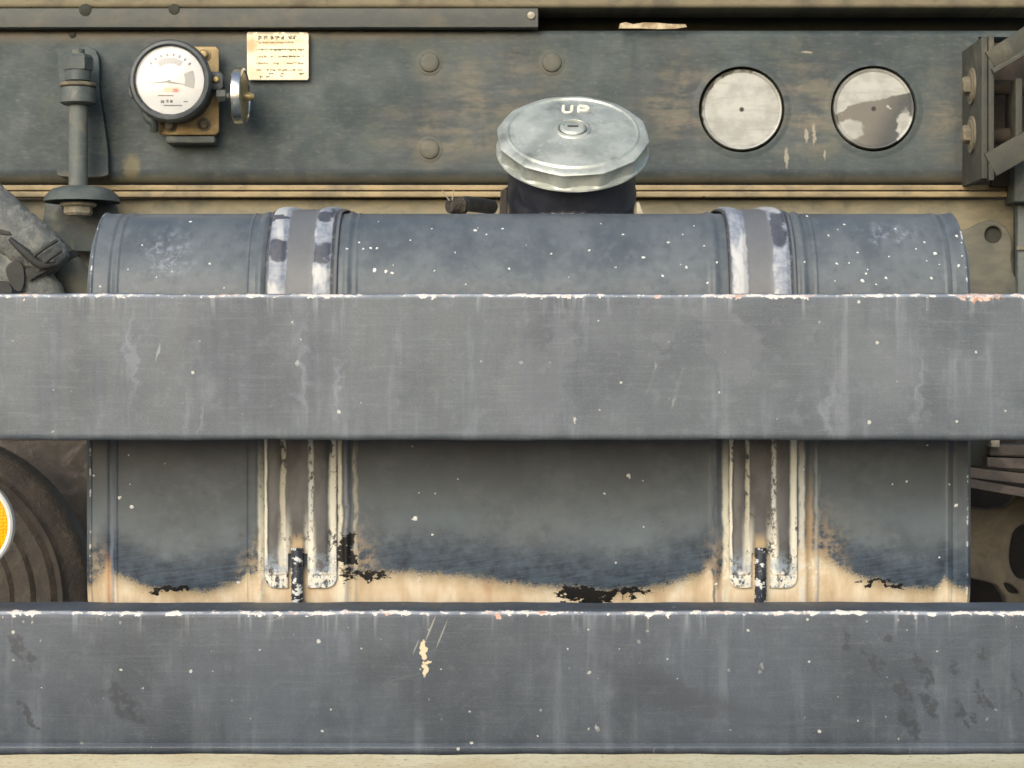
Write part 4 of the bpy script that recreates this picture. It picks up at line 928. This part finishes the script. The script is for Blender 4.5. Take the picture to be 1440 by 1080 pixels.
def glyph(strokes_, ox, oy, s_):
    q = [capP((ox + a * s_) * math.cos(R(-4)) - (oy + b * s_) * math.sin(R(-4)), (ox + a * s_) * math.sin(R(-4)) + (oy + b * s_) * math.cos(R(-4)), .0014) for a, b in strokes_]
    o_ = tube('raised_letter', q, .0015, mat_letter, cap, 10, True, None, 4); return o_
S_ = .0108
glyph([(0, 1), (0, .55), (.02, .25), (.14, .05), (.32, 0), (.5, .05), (.62, .25), (.64, .55), (.64, 1)], -.0092, .0268, S_)
glyph([(0, 0), (0, .5), (0, 1), (.3, 1.01), (.56, .97), (.70, .72), (.56, .46), (.3, .40), (.05, .40)], .0034, .0271, S_)
# breather stub and weld highlight beside the neck
tube('breather_pipe', [P(648, 292, .25), P(650, 288, .27), P(662, 287, .32), P(690, 291, .38)], .0066, mat_black, tk, 20)
tube('breather_end', [P(632, 289, .243), P(648, 290, .25)], [.0062, .0074], mat_rub, tk, 20)
for a, b in ((P(632, 282, .24), P(622, 268, .238)), (P(636, 282, .24), P(638, 266, .239))): tube('stray_wire', [a, b], .0006, mat_pale_bolt, tk, 6)
plate('neck_sliver', [(895, 284), (899, 284), (905, 301), (895, 301)], [], .19, .003, mat_pale_bolt, tk, .0004, 1)  # pale sliver added as the highlight on the weld beside the neck
plate('neck_sliver', [(704, 268), (714, 262), (714, 304), (702, 304)], [], .205, .004, mat_rub, tk, .001, 1)

# ------------------------------------------------------------------ tank straps
def make_strap(x0, W, label, dark_tops, seed):
    root = thing('tank_strap', label, 'strap', P(x0 + W / 2, 850, .1), 'steel straps round the fuel tank')
    mt = strap_paint(x0, 'worn_sheen_strap_paint', seed, dark_tops)
    # path round the tank: (y, z, ny, nz)
    path = [(.33, TZ1 + .001, 0, 1), (.28, TZ1 + .005, 0, 1), (.245, TZ1 + .0062, -.05, 1), (.215, TZ1 + .0050, -.1, 1), (.19, TZ1 + .0026, -.1, 1)]
    ys = TY0 + TR; zs = TZ1 - TR
    for i in range(1, 19):
        t = R(90 + 90 * i / 18); path.append((ys + TR * math.cos(t), zs + TR * math.sin(t), math.cos(t), math.sin(t)))
    zb = TZ0 + TR
    for i in range(1, 14): path.append((TY0, zs + (zb - zs) * i / 13, -1, 0))
    zend = PZ(826, TY0)
    n2 = 26; amax = math.asin((zb - zend) / TR)
    for i in range(1, n2 + 1):
        t = math.pi + amax * i / n2; path.append((ys + TR * math.cos(t), zb + TR * math.sin(t), math.cos(t), math.sin(t)))
    prof = [(0, .0016), (1.5, .0024), (4.5, .0025), (6, .0036), (8, .0042), (21, .0042), (24, .0038), (26.5, .0027), (30, .0023), (33.5, .0023), (40, .0023), (48, .0023), (55, .0023), (61, .0023), (64, .0023), (67.5, .0027), (70, .0038), (73, .0042), (86, .0042), (89, .0036), (91.5, .0026), (96, .0024), (100.5, .0022), (102, .0016)]
    V, Fc, UV = [], [], []
    m_ = len(prof)
    for (y, z, ny, nz) in path:
        py_ = 540 + (EYE - z) / k(TY0)
        fade = min(1, max(.25, (812 - py_) / 14)) if y < ys and z < zb else 1
        rc = max(0, py_ - (826 - 16)); inset = 16 - math.sqrt(max(0, 256 - min(rc, 16) ** 2)) if (z < zb) else 0
        for u, h in prof:
            uu = min(max(u, inset), 102 - inset); hh = .0020 + (h - .0020) * fade
            V.append((PX(x0 + uu * W / 102, TY0), y + ny * hh, z + nz * hh)); UV.append((u * .01, py_ * .001))
    for i in range(len(path) - 1):
        z = (path[i][1] + path[i + 1][1]) / 2; py_ = 540 + (EYE - z) / k(TY0)
        for j in range(m_ - 1):
            um = (prof[j][0] + prof[j + 1][0]) / 2
            if py_ > 768 and path[i][0] < ys and 33 < um < 61: continue
            Fc.append((i * m_ + j, i * m_ + j + 1, (i + 1) * m_ + j + 1, (i + 1) * m_ + j))
    me = bpy.data.meshes.new('band'); me.from_pydata(V, [], Fc)
    uvl = me.uv_layers.new(name='UVMap')
    for li, l in enumerate(me.loops): uvl.data[li].uv = UV[l.vertex_index]
    bm_ = bmesh.new(); bm_.from_mesh(me); bmesh.ops.recalc_face_normals(bm_, faces=bm_.faces)
    f0 = max(bm_.faces, key=lambda f: -f.calc_center_median().y)
    if f0.normal.y > 0: bmesh.ops.reverse_faces(bm_, faces=bm_.faces)
    bm_.to_mesh(me); bm_.free()
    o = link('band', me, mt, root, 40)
    so = o.modifiers.new('thickness', 'SOLIDIFY'); so.thickness = .0014; so.offset = -1
    # clamp bolt through the slot
    bx = PX(x0 + 46.5 * W / 102, TY0)
    sm = M('chipped_stud_paint'); v = sm.px(.1)
    c = sm.mix(sm.mr(sm.noise(v, .075, 4, .65), .53, .57), sr(46, 52, 64), sr(206, 210, 210)); c = sm.mix(sm.mr(sm.noise(v, .12, 3), .58, .62), c, sr(20, 20, 22))
    sm.set(Base_Color=c, Roughness=.5); sm.bump(sm.noise(v, .2, 4), .3, .001)
    pts_ = []
    for py_ in (770, 790, 815, 840, 870, 905):
        z = PZ(py_, TY0); dz = max(0, zb - z); y = ys - math.sqrt(max(0, TR * TR - dz * dz)) if dz < TR else ys
        pts_.append(Vector((bx, min(y, .118) - .004, z)))
    tube('clamp_bolt', pts_, [8.2 * k(.1)] * 6, sm.mat, root, 16, True, lambda i, t: 1.06 if i % 2 else .94, 8)
    return root
make_strap(372, 102, 'left steel tank strap with pale sheen painted on its ribs and a black tar smear beside its foot', (((294, 306), (326, 366)), ((286, 310), (334, 382))), 0)
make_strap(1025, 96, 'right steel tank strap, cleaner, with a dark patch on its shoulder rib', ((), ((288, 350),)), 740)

# ------------------------------------------------------------------ guard rails
def make_rail(y_top, y_bot, mt, label, rr_, depth, lip):
    z1, z0 = PZ(y_top, 0), PZ(y_bot, 0)
    sec_ = rrect(0, depth, z0, z1, rr_, 8)
    q = k(0)
    lipz = [(25, .0), (20, .0004 * lip), (17, .0006 * lip), (15, .0001 * lip), (13, -.0006 * lip), (11.5, -.0008 * lip)]
    fr = [((dy_, z0 + p_ * q), (-1, 0)) for p_, dy_ in lipz]
    sec_ = [((y - (.0008 * lip if y < rr_ and z < z0 + rr_ * 1.01 else 0) * min(1, (rr_ - y) / rr_), z), n_) for (y, z), n_ in sec_] + fr
    xs_ = [PX(-260, 0) + (PX(1700, 0) - PX(-260, 0)) * i / 160 for i in range(161)]
    V, Fc = [], []; m_ = len(sec_); rn = random.Random(int(y_top)); ph = [rn.uniform(0, 6) for _ in range(6)]
    for x in xs_:
        for (y, z), (ny, nz) in sec_:
            d = .00025 * math.sin(x * 21 + ph[0]) + .0002 * math.sin(x * 57 + ph[1] + z * 30) + .00012 * math.sin(x * 160 + ph[2] + z * 50)
            V.append((x, y + ny * d, z + nz * d))
    for i in range(len(xs_) - 1):
        for j in range(m_): Fc.append((i * m_ + j, i * m_ + (j + 1) % m_, (i + 1) * m_ + (j + 1) % m_, (i + 1) * m_ + j))
    Fc.append(tuple(range(m_))); Fc.append(tuple(range((len(xs_) - 1) * m_, len(xs_) * m_))[::-1])
    me = bpy.data.meshes.new('guard_rail'); me.from_pydata(V, [], Fc)
    bm_ = bmesh.new(); bm_.from_mesh(me); me = from_bm(bm_, 'guard_rail')
    o = link('guard_rail', me, mt, None, 50)
    return tag(o, label, 'guard rail', 'side guard rails')
make_rail(412.5, 619, mat_rail_up, 'upper grey steel guard rail crossing in front of the tank, chipped white along its top', .0045, .05, .0)
make_rail(858.5, 1062.5, mat_rail_lo, 'lower slate grey steel guard rail along the bottom, with cream scuff', .0055, .062, 1.7)
